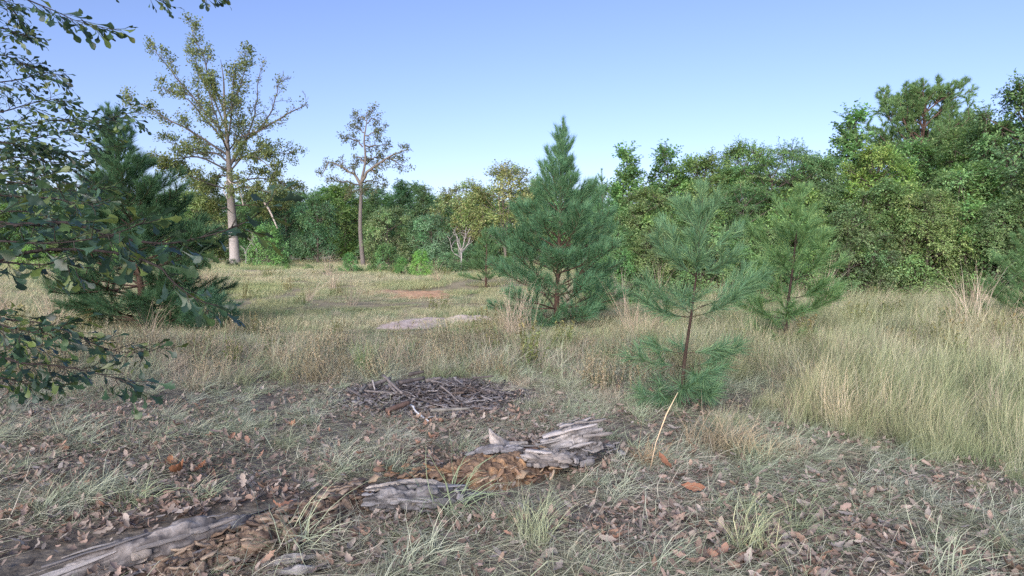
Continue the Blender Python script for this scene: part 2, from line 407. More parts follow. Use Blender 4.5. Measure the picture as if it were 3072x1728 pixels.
V['mixed'] = lobed_tree(13, 8.0, 5.0, .5, 48, .85, 32, 11, .17, .6, G1, 'round', .12)
V['cone'] = lobed_tree(14, 8.5, 3.6, .5, 44, .72, 30, 11, .16, .55, G2, 'spire', .11)
V['airy'] = lobed_tree(15, 8.2, 6.4, 2.6, 42, .85, 24, 10, .18, .6, GY, 'top', .10, (.22, .19, .16), nstem=3)
V['bush'] = lobed_tree(16, 2.4, 3.0, .15, 34, .48, 26, 10, .11, .55, G1, 'bush', .04, nstem=3)
V['bush2'] = lobed_tree(26, 1.9, 2.4, .10, 26, .46, 26, 10, .10, .5, GO, 'bush', .03, nstem=3)
V['gum'] = lobed_tree(17, 7.0, 3.0, .6, 58, .46, 26, 11, .135, .75, G1, 'spire', .09, stretch=1.25)
V['vine'] = lobed_tree(18, 5.0, 4.4, .1, 72, .62, 40, 11, .115, .6, G1, 'bush', .10, droop=.45)
V['vine2'] = lobed_tree(19, 5.6, 4.2, .2, 72, .60, 40, 11, .105, .55, GO, 'bush', .10, droop=.35)
V['locust'] = lobed_tree(20, 6.2, 4.6, 1.0, 46, .80, 20, 26, .10, .32, G2, 'round', .10, flat=.72, droop=.25)
V['decid'] = lobed_tree(21, 7.0, 4.6, .6, 66, .62, 36, 11, .12, .62, G1, 'round', .12)

# ------------------------------------------------------------------ the far tree line, left and centre
FT = 'trees along the far edge of the field'
def tree_at(var, px, d, top, h0, name, label, cat='tree', group=None, tint=(1, 1, 1), rz=None, wide=1.0, rng=np.random.default_rng(5)):
    b = base(px, d); top -= 6 if group == FT else 3; top_z = CAM_H + (252 - top) / FPX * d; s = (top_z - b[2]) / h0
    return make_tree(V[var], name, b, label, cat, group, rng.uniform(0, 6.28) if rz is None else rz, (s * wide, s * wide, s), tint)

for (v, px, d, top, h0, w, tint, lab) in [
    ('oak_a', -70, 52, 190, 8.6, 1.1, (1, 1, 1), 'broad tree at the far left edge, mostly hidden by the near oak'),
    ('mixed', 12, 56, 200, 8.0, 1.3, (1.1, 1.15, .9), 'pale green tree behind the near oak leaves, leftmost on the far edge'),
    ('oak_b', 78, 58, 196, 7.6, 1.2, (1, 1, 1), 'rounded tree showing behind the left side of the left pine'),
    ('oak_a', 140, 55, 205, 8.6, 1.2, (.9, .95, 1), 'broad tree hidden behind the trunk of the left pine'),
    ('oak_b', 204, 50, 196, 7.6, 1.1, (1.2, 1.1, .9), 'olive tree between the left pine and the tall sparse oak'),
    ('mixed', 256, 58, 212, 8.0, 1.3, (1, 1.05, 1), 'low tree just right of the tall sparse oak trunk'),
    ('oak_a', 287, 54, 203, 8.6, .95, (.85, .95, 1), 'dark rounded oak right of the tall sparse oak'),
    ('oak_a', 318, 50, 207, 8.6, .9, (.9, 1, .95), 'rounded oak with a visible pale trunk left of the cross-shaped tree'),
    ('mixed', 345, 56, 193, 8.0, 1.2, (1.25, 1.2, .9), 'yellow-green tree behind the left arm of the cross-shaped tree'),
    ('cone', 374, 50, 205, 8.5, 1.3, (1.1, 1.1, 1), 'conical tree right behind the cross-shaped trunk'),
    ('cone', 402, 52, 188, 8.5, 1.2, (.9, 1.05, 1.05), 'pointed dark green tree, tallest right of the cross-shaped tree'),
    ('oak_b', 388, 46, 215, 7.6, 1.15, (1.05, 1, .95), 'grey-green bushy tree in front of the pointed dark tree'),
    ('cone', 424, 50, 194, 8.5, 1.25, (1, 1, 1.0), 'conical tree left of the gap in the far tree line'),
    ('oak_b', 432, 44, 222, 7.6, 1.0, (.8, .95, 1.05), 'dark low tree at the left rim of the gap'),
    ('mixed', 452, 76, 212, 8.0, 1.5, (.9, 1, 1.15), 'distant bluish tree seen in the gap of the tree line'),
    ('mixed', 474, 52, 205, 8.0, 1.0, (1.2, 1.15, .95), 'pale tree behind the bleached snag'),
    ('oak_b', 530, 46, 198, 7.6, 1.1, (1.1, 1.1, .9), 'olive tree hidden behind the left side of the centre pine'),
    ('mixed', 575, 40, 200, 8.0, 1.1, (1, 1.1, 1), 'green tree hidden behind the centre pine'),
    ('oak_a', 500, 48, 232, 8.6, .9, (.95, 1, .95), 'low tree under the airy yellow-green tree')]:
    tree_at(v, px, d, top, h0, 'broadleaf_tree', lab, 'tree', FT, tint, None, w)
tree_at('airy', 466, 46, 190, 8.2, 'broadleaf_tree', 'airy yellow-green tree with open branches above the bleached snag', 'tree', FT, (1, 1, .9), .4, 1.0)
tree_at('airy', 506, 44, 173, 8.2, 'broadleaf_tree', 'tall airy yellow-green tree left of the centre pine', 'tree', FT, (1.05, 1, .85), 2.6, 1.05)
for (v, px, d, top, h0, w, tint, lab) in [
    ('mixed', 272, 64, 200, 8.0, 1.5, (1.0, 1.1, 1.05), 'back-row tree right of the tall sparse oak'), ('oak_b', 303, 66, 197, 7.6, 1.5, (.95, 1.05, 1.1), 'back-row tree above the dark rounded oak'), ('mixed', 332, 62, 196, 8.0, 1.5, (1.1, 1.15, 1), 'back-row tree left of the cross-shaped tree'),
    ('oak_a', 362, 66, 194, 8.6, 1.4, (1.05, 1.1, 1.05), 'back-row tree straight behind the cross-shaped tree'), ('mixed', 412, 64, 193, 8.0, 1.4, (1, 1.1, 1.05), 'back-row tree between the two pointed trees'), ('oak_b', 440, 64, 203, 7.6, 1.4, (.95, 1.05, 1.1), 'back-row tree at the left of the gap'),
    ('mixed', 488, 66, 198, 8.0, 1.5, (1.1, 1.15, 1.05), 'back-row tree behind the two airy trees'), ('oak_b', 545, 60, 192, 7.6, 1.5, (1, 1.1, 1), 'back-row tree straight behind the centre pine'), ('mixed', 232, 64, 205, 8.0, 1.5, (1, 1.05, 1.1), 'back-row tree straight behind the tall oak trunk'),
    ('mixed', 182, 62, 200, 8.0, 1.5, (1, 1.1, 1), 'back-row tree behind the right of the left pine'), ('oak_b', 110, 64, 198, 7.6, 1.5, (1, 1.1, 1), 'back-row tree behind the left pine top'), ('oak_a', 45, 64, 196, 8.6, 1.4, (1, 1.1, 1), 'back-row tree at the far left')]:
    tree_at(v, px, d, top, h0, 'broadleaf_tree', lab, 'tree', FT, tint, None, w)
BU = 'bushes along the far edge of the field'
for (v, px, d, top, h0, w, tint, lab) in [
    ('bush2', 233, 40, 263, 1.9, 1.2, (.55, .55, .6), 'dark low shrub at the foot of the tall sparse oak'),
    ('bush2', 250, 41, 268, 1.9, .8, (1.6, .5, .45), 'small reddish shrub right of the tall oak foot'),
    ('bush', 268, 42, 232, 2.4, .8, (1, 1.15, .9), 'upright light green bush right of the tall oak trunk'),
    ('bush', 287, 36, 268, 2.4, 1.2, (1.2, 1.2, .9), 'low bright bush in the grass edge right of the tall oak'),
    ('bush2', 308, 37, 268, 1.9, 1.5, (1.2, 1.2, 1.1), 'wide pale bush under the far oak with a visible trunk'),
    ('bush', 330, 34, 268, 2.4, 1.1, (1.05, 1.1, .95), 'low green bush left of the cross-shaped tree foot'),
    ('bush', 350, 35, 258, 2.4, .9, (.85, 1.15, .9), 'fresh green bush against the left of the cross-shaped trunk'),
    ('bush', 386, 36, 250, 2.4, 1.0, (.95, 1.05, .9), 'tall green bush right of the cross-shaped trunk'),
    ('bush', 402, 33, 262, 2.4, .9, (.9, 1.15, .8), 'mid-sized green bush beside the bright bush'),
    ('bush', 421, 31, 256, 2.4, .75, (1.15, 1.35, .8), 'bright green rounded bush at the grass edge before the gap'),
    ('bush2', 447, 36, 258, 1.9, 1.5, (.95, 1.05, 1), 'wide low bush below the gap in the tree line'),
    ('bush2', 466, 40, 250, 1.9, 1.6, (.8, .95, .95), 'dark bush below the bleached snag'),
    ('bush', 508, 30, 262, 2.4, 1.1, (.9, 1, .9), 'bush between the small pine and the centre pine'),
    ('bush', 120, 40, 252, 2.4, 1.3, (1.2, 1.3, .9), 'light bush seen under the left pine branches'),
    ('bush', 40, 38, 250, 2.4, 1.4, (1.3, 1.4, .9), 'light bush at the far left beyond the field'),
    ('bush', 175, 42, 250, 2.4, 1.3, (1.1, 1.2, .9), 'bush behind the right branches of the left pine')]:
    tree_at(v, px, d, top, h0, 'bush', lab, 'bush', BU, tint, None, w)
# a far wood that closes the horizon
fw = MB(); r = np.random.default_rng(31)
for i in range(230):
    x = r.uniform(-150, 150); y = r.uniform(88, 135); h = r.uniform(6, 10.5)
    m = 420; d = rdir(r, m); rr = r.uniform(.55, 1.05, m) ** .5
    p = A(x, y, float(terr(x, y)) + h * .5) + d * rr[:, None] * A(3.4, 3.4, h * .52)
    D, S, N = frame(rdir(r, m), UP + d + r.normal(0, .4, (m, 3)))
    instance(fw, T_LEAF, p, D, S, N, r.uniform(.5, 1.0, m), .5, pick(r, G2, m) * r.uniform(.8, 1.3))
props(part('distant_wood', fw.mesh('distant_wood', M_LEAF)), 'distant wood closing the horizon behind the field', 'wood', None, 'stuff')

# ------------------------------------------------------------------ the tall sparse oak
def limb_fn(cx0, cy0, m):
    return lambda c: A((c[0] - cx0) * m, c[2] if len(c) > 2 else 0, (cy0 - c[1]) * m)
def smooth_line(P, n):
    P = np.asarray(P, float); t = np.linspace(0, len(P) - 1, n); i = np.clip(t.astype(int), 0, len(P) - 2); f = (t - i)[:, None]
    q = np.concatenate([[2 * P[0] - P[1]], P, [2 * P[-1] - P[-2]]]); a, b, c, d = q[i], q[i + 1], q[i + 2], q[i + 3]
    return .5 * (2 * b + (c - a) * f + (2 * a - 5 * b + 4 * c - d) * f ** 2 + (3 * b - a - 3 * c + d) * f ** 3)
rg = np.random.default_rng(42); C = limb_fn(555, 1390, .01330)
ob = base(235, 48)
trunk_l = [(556, 1410), (552, 1250), (545, 1100), (540, 950), (535, 800), (528, 650), (518, 480), (508, 330, .3), (490, 210, .4)]
limbs = [  # (points in photo-crop units with depth in metres, start radius, leafiness)
    ([(535, 830), (600, 690, .5), (690, 610, .7), (790, 545, 1), (890, 485, 1.2), (965, 435, 1.4)], .17, .12),
    ([(560, 730), (640, 670, -.8), (740, 652, -1.6), (830, 625, -2.0)], .11, .35),
    ([(620, 660, .5), (665, 560, .5), (680, 430, .8), (705, 260, 1)], .09, .12),
    ([(700, 600, .8), (770, 470, 1), (800, 340, 1.2), (820, 310, 1.2)], .07, .1),
    ([(528, 700), (590, 560, -1), (620, 430, -1.5), (640, 330, -1.8)], .10, .8),
    ([(520, 560), (560, 400, 1), (590, 260, 1.5), (600, 150, 1.6)], .09, .85),
    ([(515, 500), (470, 350, -.6), (430, 200, -1), (385, 60, -1.2)], .09, .85),
    ([(520, 600), (430, 430, .8), (330, 270, 1.3), (270, 100, 1.6)], .09, .6),
    ([(525, 660), (420, 500, -.9), (300, 340, -1.6), (205, 190, -2)], .10, .75),
    ([(528, 700), (400, 560, .6), (260, 420, 1.0), (110, 350, 1.4)], .11, .85),
    ([(530, 760), (400, 660, -1.2), (230, 560, -2), (65, 470, -2.6)], .12, .95),
    ([(533, 800), (420, 735, .8), (280, 730, 1.6), (90, 650, 2.2)], .11, .9),
    ([(536, 850), (430, 790, -1.6), (340, 810, -2.6), (250, 800, -3.2)], .10, .95),
    ([(540, 880), (430, 870, 1), (330, 930, 1.6), (270, 900, 2.0)], .09, 1.0),
    ([(540, 960), (460, 930, -1.4), (370, 880, -2.2), (290, 860, -2.6)], .09, 1.0),
    ([(540, 1060), (450, 1060, .8), (370, 1080, 1.2), (300, 1070, 1.6)], .08, 1.1),
    ([(540, 1050), (620, 1040, .8), (700, 1050, 1.2), (790, 1060, 1.6)], .09, 1.1),
    ([(540, 990), (640, 960, -1.6), (760, 960, -2.4), (900, 1010, -3)], .10, 1.1),
    ([(536, 860), (650, 790, -1.2), (760, 800, -2.0), (850, 860, -2.4)], .10, 1.0),
    ([(533, 810), (640, 730, 1.2), (740, 720, 2), (840, 720, 2.4)], .09, .95),
    ([(540, 920), (640, 880, 1.4), (750, 890, 2.0), (880, 960, 2.4)], .09, 1.1),
    ([(530, 740), (520, 640, 2), (500, 520, 3), (450, 400, 3.6)], .09, .9),
    ([(530, 740), (560, 650, -2), (560, 540, -3), (540, 420, -3.4)], .09, .9)]
dead = [([(522, 890), (570, 925, -.7), (620, 930, -1.2), (690, 918, -1.6)], .07), ([(615, 940, -1), (640, 1000, -1.2), (655, 1055, -1.3)], .07),
        ([(765, 1035, -1), (800, 1090, -1.1), (842, 1185, -1.2)], .09), ([(525, 900), (512, 960, -.3), (535, 1010, -.4)], .05)]
out, tips_l = [], []
tl = smooth_line([C(c) for c in trunk_l], 22); tr = np.interp(np.linspace(0, 1, 22), [0, .04, .3, .5, .75, 1], [.50, .37, .29, .18, .09, .015])
Pk = dict(segs=5, wander=.16, trop=.07, kids=(4, 5, 6), ang=(22, 52), ratio=(.40, .66), rmin=.009)
for pl, r0, lf in limbs:
    pts = smooth_line([C(c) for c in pl], 12) + rg.normal(0, .07, (12, 3)) * np.linspace(0, 1, 12)[:, None]
    r0 *= .8; rad = np.linspace(r0, .022, 12); out.append((pts, rad, 3)); tp = []
    L = np.linalg.norm(np.diff(pts, axis=0), axis=1).sum()
    side(rg, pts, rad, min(L, 5.0) * .42, 3, dict(Pk, kids=(5, 4, 13)), out, tp, .15); tips_l.append((tp, lf))
oak = thing('tall_oak', ob, 'tall sparse oak with pale trunk, olive leaves and bare snags at upper right', 'tree')
tm = MB(); n_ = len(tl); tz = np.clip(tl[:, 2] / 5, 0, 1)[:, None]
tube(tm, tl, tr, 12, A(.52, .49, .46) * (1 - tz) + A(.20, .19, .175) * tz)
part('trunk', tm.mesh('trunk', M_BARK, smooth=True), oak)
part('limbs', wood_mesh(out, 'limbs', M_BARK, (.14, .13, .12)), oak)
for pl, r0 in dead:
    mb = MB(); pts = smooth_line([C(c) for c in pl], 8); tube(mb, pts, np.linspace(r0, r0 * .5, 8), 6, (.55, .5, .45))
    o = part('dead_limb', mb.mesh('dead_limb', M_DEAD, smooth=True), oak); o['label'] = 'bleached bare dead limb'
cm = MB(); POAK = [(.185, .245, .10), (.215, .27, .105), (.15, .21, .09), (.26, .275, .115), (.175, .235, .11)]
for tp, lf in tips_l: leaf_tips(rg, cm, tp, 8, .175, .6, POAK, keep=lambda p, lf=lf: lf * .62 if lf < 1 else 1.0, spread=.34)
part('crown', cm.mesh('crown', M_LEAF), oak)

# ------------------------------------------------------------------ the cross-shaped tree
C = limb_fn(395, 1085, .01120); rg = np.random.default_rng(43); cb = base(363.5, 45)
ct = smooth_line([C(c) for c in [(396, 1095), (386, 980), (378, 860), (380, 740), (386, 620), (390, 530), (418, 400), (410, 270), (425, 180), (432, 100)]], 22)
out, tp = [], []
for pl, r0, kid in [([(388, 560), (350, 500, .3), (300, 465, .6), (230, 432, .9), (165, 400, 1), (95, 480, 1.2)], .12, 12), ([(392, 550), (430, 480, -.3), (500, 440, -.6), (570, 400, -.9), (650, 375, -1), (730, 350, -1.2)], .12, 12),
                    ([(416, 420), (350, 370, .8), (330, 420, 1.2)], .06, 6), ([(412, 320), (350, 270, -.4), (285, 275, -.7)], .06, 7), ([(412, 310), (470, 300, .5), (545, 290, .8)], .06, 7), ([(415, 250), (480, 230, -.4), (530, 215, -.6)], .05, 6),
                    ([(420, 230), (370, 190, .4), (345, 170, .6)], .05, 6), ([(425, 170), (470, 130, .3), (500, 165, .5)], .04, 5), ([(428, 150), (390, 120, .3), (360, 130, .3)], .04, 5), ([(432, 110), (450, 90, 0), (470, 95, 0)], .03, 5),
                    ([(390, 560), (300, 540, -1), (210, 550, -1.4)], .07, 8), ([(570, 400, -.9), (640, 430, -.8), (690, 460, -.8)], .05, 6), ([(392, 540), (470, 520, 1), (520, 560, 1.4)], .06, 6), ([(414, 400), (460, 370, 1), (520, 350, 1.5)], .06, 6), ([(405, 440), (420, 380, 1.6), (410, 320, 2)], .05, 5),
                    ([(388, 580), (330, 590, .8), (280, 600, 1)], .04, 5), ([(386, 620), (450, 590, -1), (500, 570, -1.3)], .04, 5)]:
    pts = smooth_line([C(c) for c in pl], 11) + rg.normal(0, .05, (11, 3)); rad = np.linspace(r0, .02, 11); out.append((pts, rad, 2))
    side(rg, pts, rad, 1.15, 2, dict(segs=4, wander=.2, trop=.0, kids=(4, kid), ang=(30, 70), ratio=(.4, .75), rmin=.012), out, tp, .2)
xt = thing('cross_shaped_tree', cb, 'slender grey-green tree whose two arms spread like a cross', 'tree')
tm = MB(); tube(tm, ct, np.interp(np.linspace(0, 1, 22), [0, .05, .5, 1], [.24, .17, .11, .02]), 9, (.19, .175, .16)); part('trunk', tm.mesh('trunk', M_BARK, smooth=True), xt)
part('limbs', wood_mesh(out, 'limbs', M_BARK, (.20, .18, .15)), xt)
cm = MB(); leaf_tips(rg, cm, tp, 11, .15, .5, [(.13, .165, .085), (.15, .18, .09), (.11, .14, .075), (.18, .19, .09)], spread=.22); part('crown', cm.mesh('crown', M_LEAF), xt)

# ------------------------------------------------------------------ bleached snag and other bare trees
def snag(px, d, top, seed, label, col, spread=(15, 45), nl=5, r0=.12):
    r = np.random.default_rng(seed); b = base(px, d); H = CAM_H + (252 - top) / FPX * d - b[2]
    out, tp = [], []; P = dict(segs=7, wander=.25, trop=.05, kids=(3, 5), ang=(25, 60), ratio=(.35, .6), rmin=.012)
    tube_pts = np.array([[0, 0, -.1], [.03, .02, H * .3], [.0, .05, H * .5]]); t = thing('bare_tree', b, label, 'dead tree')
    mb = MB(); tube(mb, tube_pts, [r0 * 1.2, r0, r0 * .8], 8, col); part('trunk', mb.mesh('trunk', M_DEAD, smooth=True), t)
    for k in range(nl):
        a = 6.28 * k / nl + r.uniform(-.5, .5); e = math.radians(r.uniform(*spread)); dr = A(math.cos(a) * math.sin(e), math.sin(a) * math.sin(e) * .6, math.cos(e))
        grow(r, A(0, 0, H * r.uniform(.3, .5)), dr, H * r.uniform(.42, .62), r0 * .6, 1, P, out, tp)
    part('limbs', wood_mesh(out, 'limbs', M_DEAD, col, 4), t)
snag(461, 38, 224, 3, 'bleached white bare snag in the gap left of the small pine', (.52, .49, .46), (15, 60), 8, .05)
snag(257, 46, 232, 8, 'thin pale bare tree right of the tall oak trunk', (.45, .42, .4), (10, 35), 4, .06)
snag(246, 47, 238, 9, 'thin leaning bare stem close to the tall oak trunk', (.4, .38, .36), (5, 25), 3, .05)

# ------------------------------------------------------------------ right-hand thicket
RT = 'trees and vines of the right-hand thicket'
for (v, px, d, top, h0, w, tint, lab) in [
    ('gum', 628, 22, 147, 7.0, .95, (1, 1.1, .95), 'slender pointed tree just right of the centre pine'),
    ('gum', 666, 23, 145, 7.0, .95, (1, 1.1, 1), 'second slender pointed tree right of the centre pine'),
    ('decid', 642, 19.5, 196, 7.0, 1.0, (1.15, 1.1, .95), 'leafy tree below the two slender pointed trees'),
    ('decid', 700, 22, 163, 7.0, 1.0, (1.15, 1.15, .9), 'rounded yellow-green tree above the near sapling'),
    ('decid', 738, 23, 152, 7.0, .8, (1.0, 1.1, .9), 'leafy tree top left of the feathery fronds'),
    ('locust', 770, 20.5, 157, 6.2, 1.15, (1.1, 1.1, .85), 'feathery-leaved tree with raised fronds against the sky'),
    ('locust', 742, 18.5, 190, 6.2, 1.15, (1.0, 1.08, .9), 'dark feathery tree between the two saplings'),
    ('vine', 700, 17.5, 215, 5.0, 1.0, (1.0, 1.05, .9), 'vine-hung bush behind the left side of the near sapling'),
    ('vine2', 655, 17.5, 230, 5.6, 1.0, (1.1, 1.05, .9), 'olive bush right beside the centre pine'),
    ('decid', 812, 23, 165, 7.0, .9, (1.1, 1.05, .95), 'tree with thin twigs left of the tall pointed tree'),
    ('vine', 790, 18.5, 195, 5.0, 1.05, (1.05, 1.1, .85), 'bright leafy mass behind the far sapling'),
    ('gum', 846, 24, 108, 7.0, .95, (1, 1.1, 1), 'tall pointed tree left of the round-topped pine'),
    ('decid', 872, 22, 155, 7.0, .85, (1.25, 1.2, .8), 'yellowish tree below the round-topped pine'),
    ('vine2', 850, 17.5, 212, 5.6, 1.1, (.9, .95, .85), 'dark vine tangle right of the far sapling'),
    ('vine', 888, 18.5, 188, 5.0, 1.0, (1.05, 1.05, .9), 'large vine mound in the middle of the right thicket'),
    ('vine2', 925, 17.5, 195, 5.6, 1.05, (1.15, 1.1, .9), 'olive vine mound below the round-topped pine'),
    ('vine', 968, 18.5, 172, 5.0, .95, (1, 1.1, .9), 'tall green vine mound near the right edge'),
    ('vine2', 1000, 17.0, 205, 5.6, 1.0, (.95, 1.0, .9), 'vine mound behind the bright pine at the right edge'),
    ('decid', 985, 22, 132, 7.0, 1.0, (1.0, 1.1, .9), 'tall leafy tree near the right edge'),
    ('decid', 1022, 20, 92, 7.0, .85, (.9, 1.0, .95), 'tallest leafy tree at the right edge'),
    ('vine', 1040, 17, 165, 5.0, 1.0, (1, 1, .95), 'vine mound cut by the right edge'),
    ('decid', 1075, 20, 110, 7.0, 1.0, (1, 1, 1), 'leafy tree just beyond the right edge'),
    ('decid', 600, 27, 190, 7.0, .9, (.95, 1.05, 1), 'green tree behind the right side of the centre pine'),
    ('decid', 905, 24, 150, 7.0, 1.0, (.95, 1.05, .9), 'leafy tree around the trunk of the round-topped pine'),
    ('decid', 950, 25, 142, 7.0, 1.0, (1.05, 1.05, .9), 'leafy tree right of the round-topped pine'),
    ('decid', 760, 27, 182, 7.0, 1.1, (1, 1.05, .9), 'back-row tree behind the feathery-leaved tree'),
    ('decid', 648, 26, 196, 7.0, 1.1, (1, 1.08, 1), 'back-row tree filling the gap between the two slender trees'), ('decid', 686, 27, 184, 7.0, 1.1, (1.05, 1.1, .95), 'back-row tree right of the second slender tree'), ('decid', 722, 26, 178, 7.0, .9, (1, 1.1, 1), 'back-row tree above the nearest sapling tip'), ('decid', 795, 27, 180, 7.0, 1.1, (1.05, 1.1, .95), 'back-row tree above the far sapling tip'),
    ('locust', 790, 22, 150, 6.2, .9, (1.1, 1.15, 1), 'second feathery tree whose fronds rise right of the first'), ('vine', 615, 18, 232, 5.0, .8, (1, 1.08, .95), 'low vine mound touching the right side of the centre pine'), ('vine', 755, 17, 232, 5.0, .9, (1.05, 1.1, .95), 'low vine mound between the two saplings')]:
    nm = {'gum': 'pointed_tree', 'decid': 'broadleaf_tree', 'locust': 'feathery_tree', 'vine': 'vine_thicket', 'vine2': 'vine_thicket'}[v]
    tree_at(v, px, d, top, h0, nm, lab, 'thicket' if 'vine' in v else 'tree', RT, tint, None, w)

# ------------------------------------------------------------------ pines
PN = [(0.134, 0.287, 0.155), (0.155, 0.319, 0.163), (0.107, 0.242, 0.139), (0.192, 0.338, 0.171)]
def needles(rng, mb, lines, dens, ln, wd, pal, tmpl, sag=.12, t0=0.0, ang=(12, 48), jit=.16):
    P, D, S = [], [], []
    for pts, cover in lines:
        pts = np.asarray(pts); seg = np.linalg.norm(np.diff(pts, axis=0), axis=1); L = seg.sum(); m = int(dens * L * cover + 10)
        t = (1 - cover * rng.random(m) ** 1.0); t = np.concatenate([t, np.full(m // 6, .985)]); m = len(t)
        u = t * (len(pts) - 1); i = np.clip(u.astype(int), 0, len(pts) - 2); f = (u - i)[:, None]
        q = pts[i] * (1 - f) + pts[i + 1] * f; ax = unit(pts[i + 1] - pts[i])
        rd = unit(np.cross(ax, rng.normal(0, 1, (m, 3)))); a = np.radians(rng.uniform(*ang, m))[:, None]
        P.append(q); D.append(ax * np.cos(a) + rd * np.sin(a) + A(0, 0, -sag)); S.append(rng.uniform(.7, 1.15, m) * (1 - .35 * (t > .97)))
    P = np.concatenate(P); D = np.concatenate(D); S = np.concatenate(S); m = len(P)
    D, X, N = frame(D, UP + rng.normal(0, .6, (m, 3)))
    instance(mb, tmpl, P, D, X, N, ln * S, wd, pick(rng, pal, m, jit))
def pine(name, b, label, trunk_px, whorls, seed, r0, ln, wd, dens, tmpl, pal, group='pines standing in the field', lat=(.34, .62), bark=(.13, .085, .065), shoots=(3, 7), upcurve=.35, top=.5, sag=.12, taper=.4, depth_sq=1.0):
    """trunk_px: local trunk polyline; whorls: (height fraction, number, branch length, elevation deg)"""
    r = np.random.default_rng(seed); t = thing(name, b, label, 'pine', group)
    tp = smooth_line(trunk_px, 18); H = tp[-1][2]; tm = MB()
    zf = np.clip(tp[:, 2] / H, 0, 1); tube(tm, tp, r0 * (1 - .88 * zf) * (1 + .4 * np.exp(-tp[:, 2].clip(0) / .12)) + r.normal(0, r0 * .03, 18), 9, bark)
    part('trunk', tm.mesh('trunk', M_PBARK, smooth=True), t)
    lead = MB(); needles(r, lead, [(tp[-7:], top)], dens, ln * .8, wd, pal, tmpl, sag * .3, ang=(12, 38)); o = part('leader_needles', lead.mesh('leader_needles', M_NEED), t)
    for wi, (hf, n, Lb, el) in enumerate(whorls):
        c = A(np.interp(hf * H, tp[:, 2], tp[:, 0]), np.interp(hf * H, tp[:, 2], tp[:, 1]), hf * H); a0 = r.uniform(0, 6.28)
        spec = n if isinstance(n, (list, tuple)) else [(a0 + 6.283 * k / n + r.uniform(-.3, .3), r.uniform(.62, 1.15)) for k in range(n)]
        for a, ls in spec:
            L = Lb * ls; e = math.radians(el + r.normal(0, 6)); d = A(math.cos(a) * math.cos(e), math.sin(a) * math.cos(e) * depth_sq, math.sin(e)); p = c + r.normal(0, .02, 3); pts = [p]
            for k in range(7):
                d = unit(d + A(0, 0, upcurve * (.05 + .06 * k / 3) * (1 if el < 60 else .3) * min(1, .35 + hf * 2)) + r.normal(0, .05, 3)); p = p + d * L / 7; pts.append(p)
            pts = np.array(pts); rb = max(.004, r0 * .30 * (L / 1.2) ** .6 * (1 - .5 * hf)); bm, nm = MB(), MB()
            tube(bm, pts, np.linspace(rb, rb * .35, 8), 5, np.asarray(bark) * 1.05, cap=False); lines = [(pts, min(.8, max(.42, .34 / L + .25)))]
            ns_ = int(r.integers(*shoots) * min(1.6, L / .7) + .5)
            for k in range(ns_):
                tt = .30 + .66 * (k + r.uniform(0, 1)) / max(1, ns_); i = min(6, int(tt * 7)); q = pts[i] + (pts[i + 1] - pts[i]) * (tt * 7 - i); ax = unit(pts[i + 1] - pts[i])
                sd = unit(np.cross(ax, UP)) * (1 if k % 2 else -1); aa = math.radians(r.uniform(32, 58)); dl = ax * math.cos(aa) + (sd * .85 + UP * r.uniform(-.1, .55)) * math.sin(aa)
                ll = L * r.uniform(*lat) * (1.15 - tt) + .06; s = [q]
                for w in range(4): dl = unit(dl + A(0, 0, .10) + r.normal(0, .07, 3)); q = q + dl * ll / 4; s.append(q)
                s = np.array(s); tube(bm, s, np.linspace(rb * .5, rb * .25, 5), 4, np.asarray(bark) * 1.05, cap=False); lines.append((s, .9 if ll < .5 else .72))
            needles(r, nm, lines, dens, ln * (1 - taper * hf ** 1.5), wd, pal, tmpl, sag * (1 - hf), ang=(12, 48 - 18 * hf))
            bo = part('branch', bm.mesh('branch', M_PBARK), t); part('needles', nm.mesh('needles', M_NEED), bo)
    return t
def whorl_set(z0, z1, n, Lmax, shape, e0, e1, nb=5):
    w = []
    for i in range(n):
        t = i / (n - 1); w.append((z0 + (z1 - z0) * t, nb if t < .85 else max(3, nb - 1), Lmax * shape(t), e0 + (e1 - e0) * t))
    return w
# centre pine
b = base(556, 12.7)
pine('young_pine', b, 'large bushy conical pine in the centre of the field', [A(0, 0, -.1), A(.03, 0, .9), A(.08, .05, 2.2), A(.10, .02, 3.4), A(.13, 0, 4.22)],
     whorl_set(.035, .90, 16, 1.62, lambda t: (.90 + .4 * t if t < .2 else (1 - (t - .2) / .8) ** 1.1 * .80 + .17), 6, 72, 6), 51, .055, .23, .0075, 225, T_BLADE3, PN, shoots=(5, 9), top=.9)
# left pine
b = base(140, 12.4)
pine('young_pine', b, 'dark bushy pine at left behind the near oak branches', [A(0, 0, -.1), A(.0, 0, .9), A(-.15, .05, 2.2), A(-.38, .02, 3.4), A(-.52, 0, 4.45)],
     whorl_set(.05, .92, 18, 1.90, lambda t: (.80 + .7 * t if t < .25 else (1 - (t - .25) / .75) ** 1.15 * .82 + .13), 2, 56, 6), 52, .07, .25, .0078, 270, T_BLADE3, [(.095, .195, .100), (.115, .225, .108), (.080, .165, .092)], shoots=(5, 9), top=.9)
b = base(168, 11.8)
pine('pine_seedling', b, 'low spreading pine filling the skirt of the dark left pine', [A(0, 0, -.05), A(.02, 0, .4), A(.05, 0, .8)],
     [(.1, 6, .75, 6), (.3, 6, .75, 14), (.55, 5, .6, 26), (.8, 4, .4, 45)], 63, .03, .20, .006, 330, T_BLADE3, [(.095, .195, .100), (.115, .225, .108)], shoots=(4, 7), top=.9)
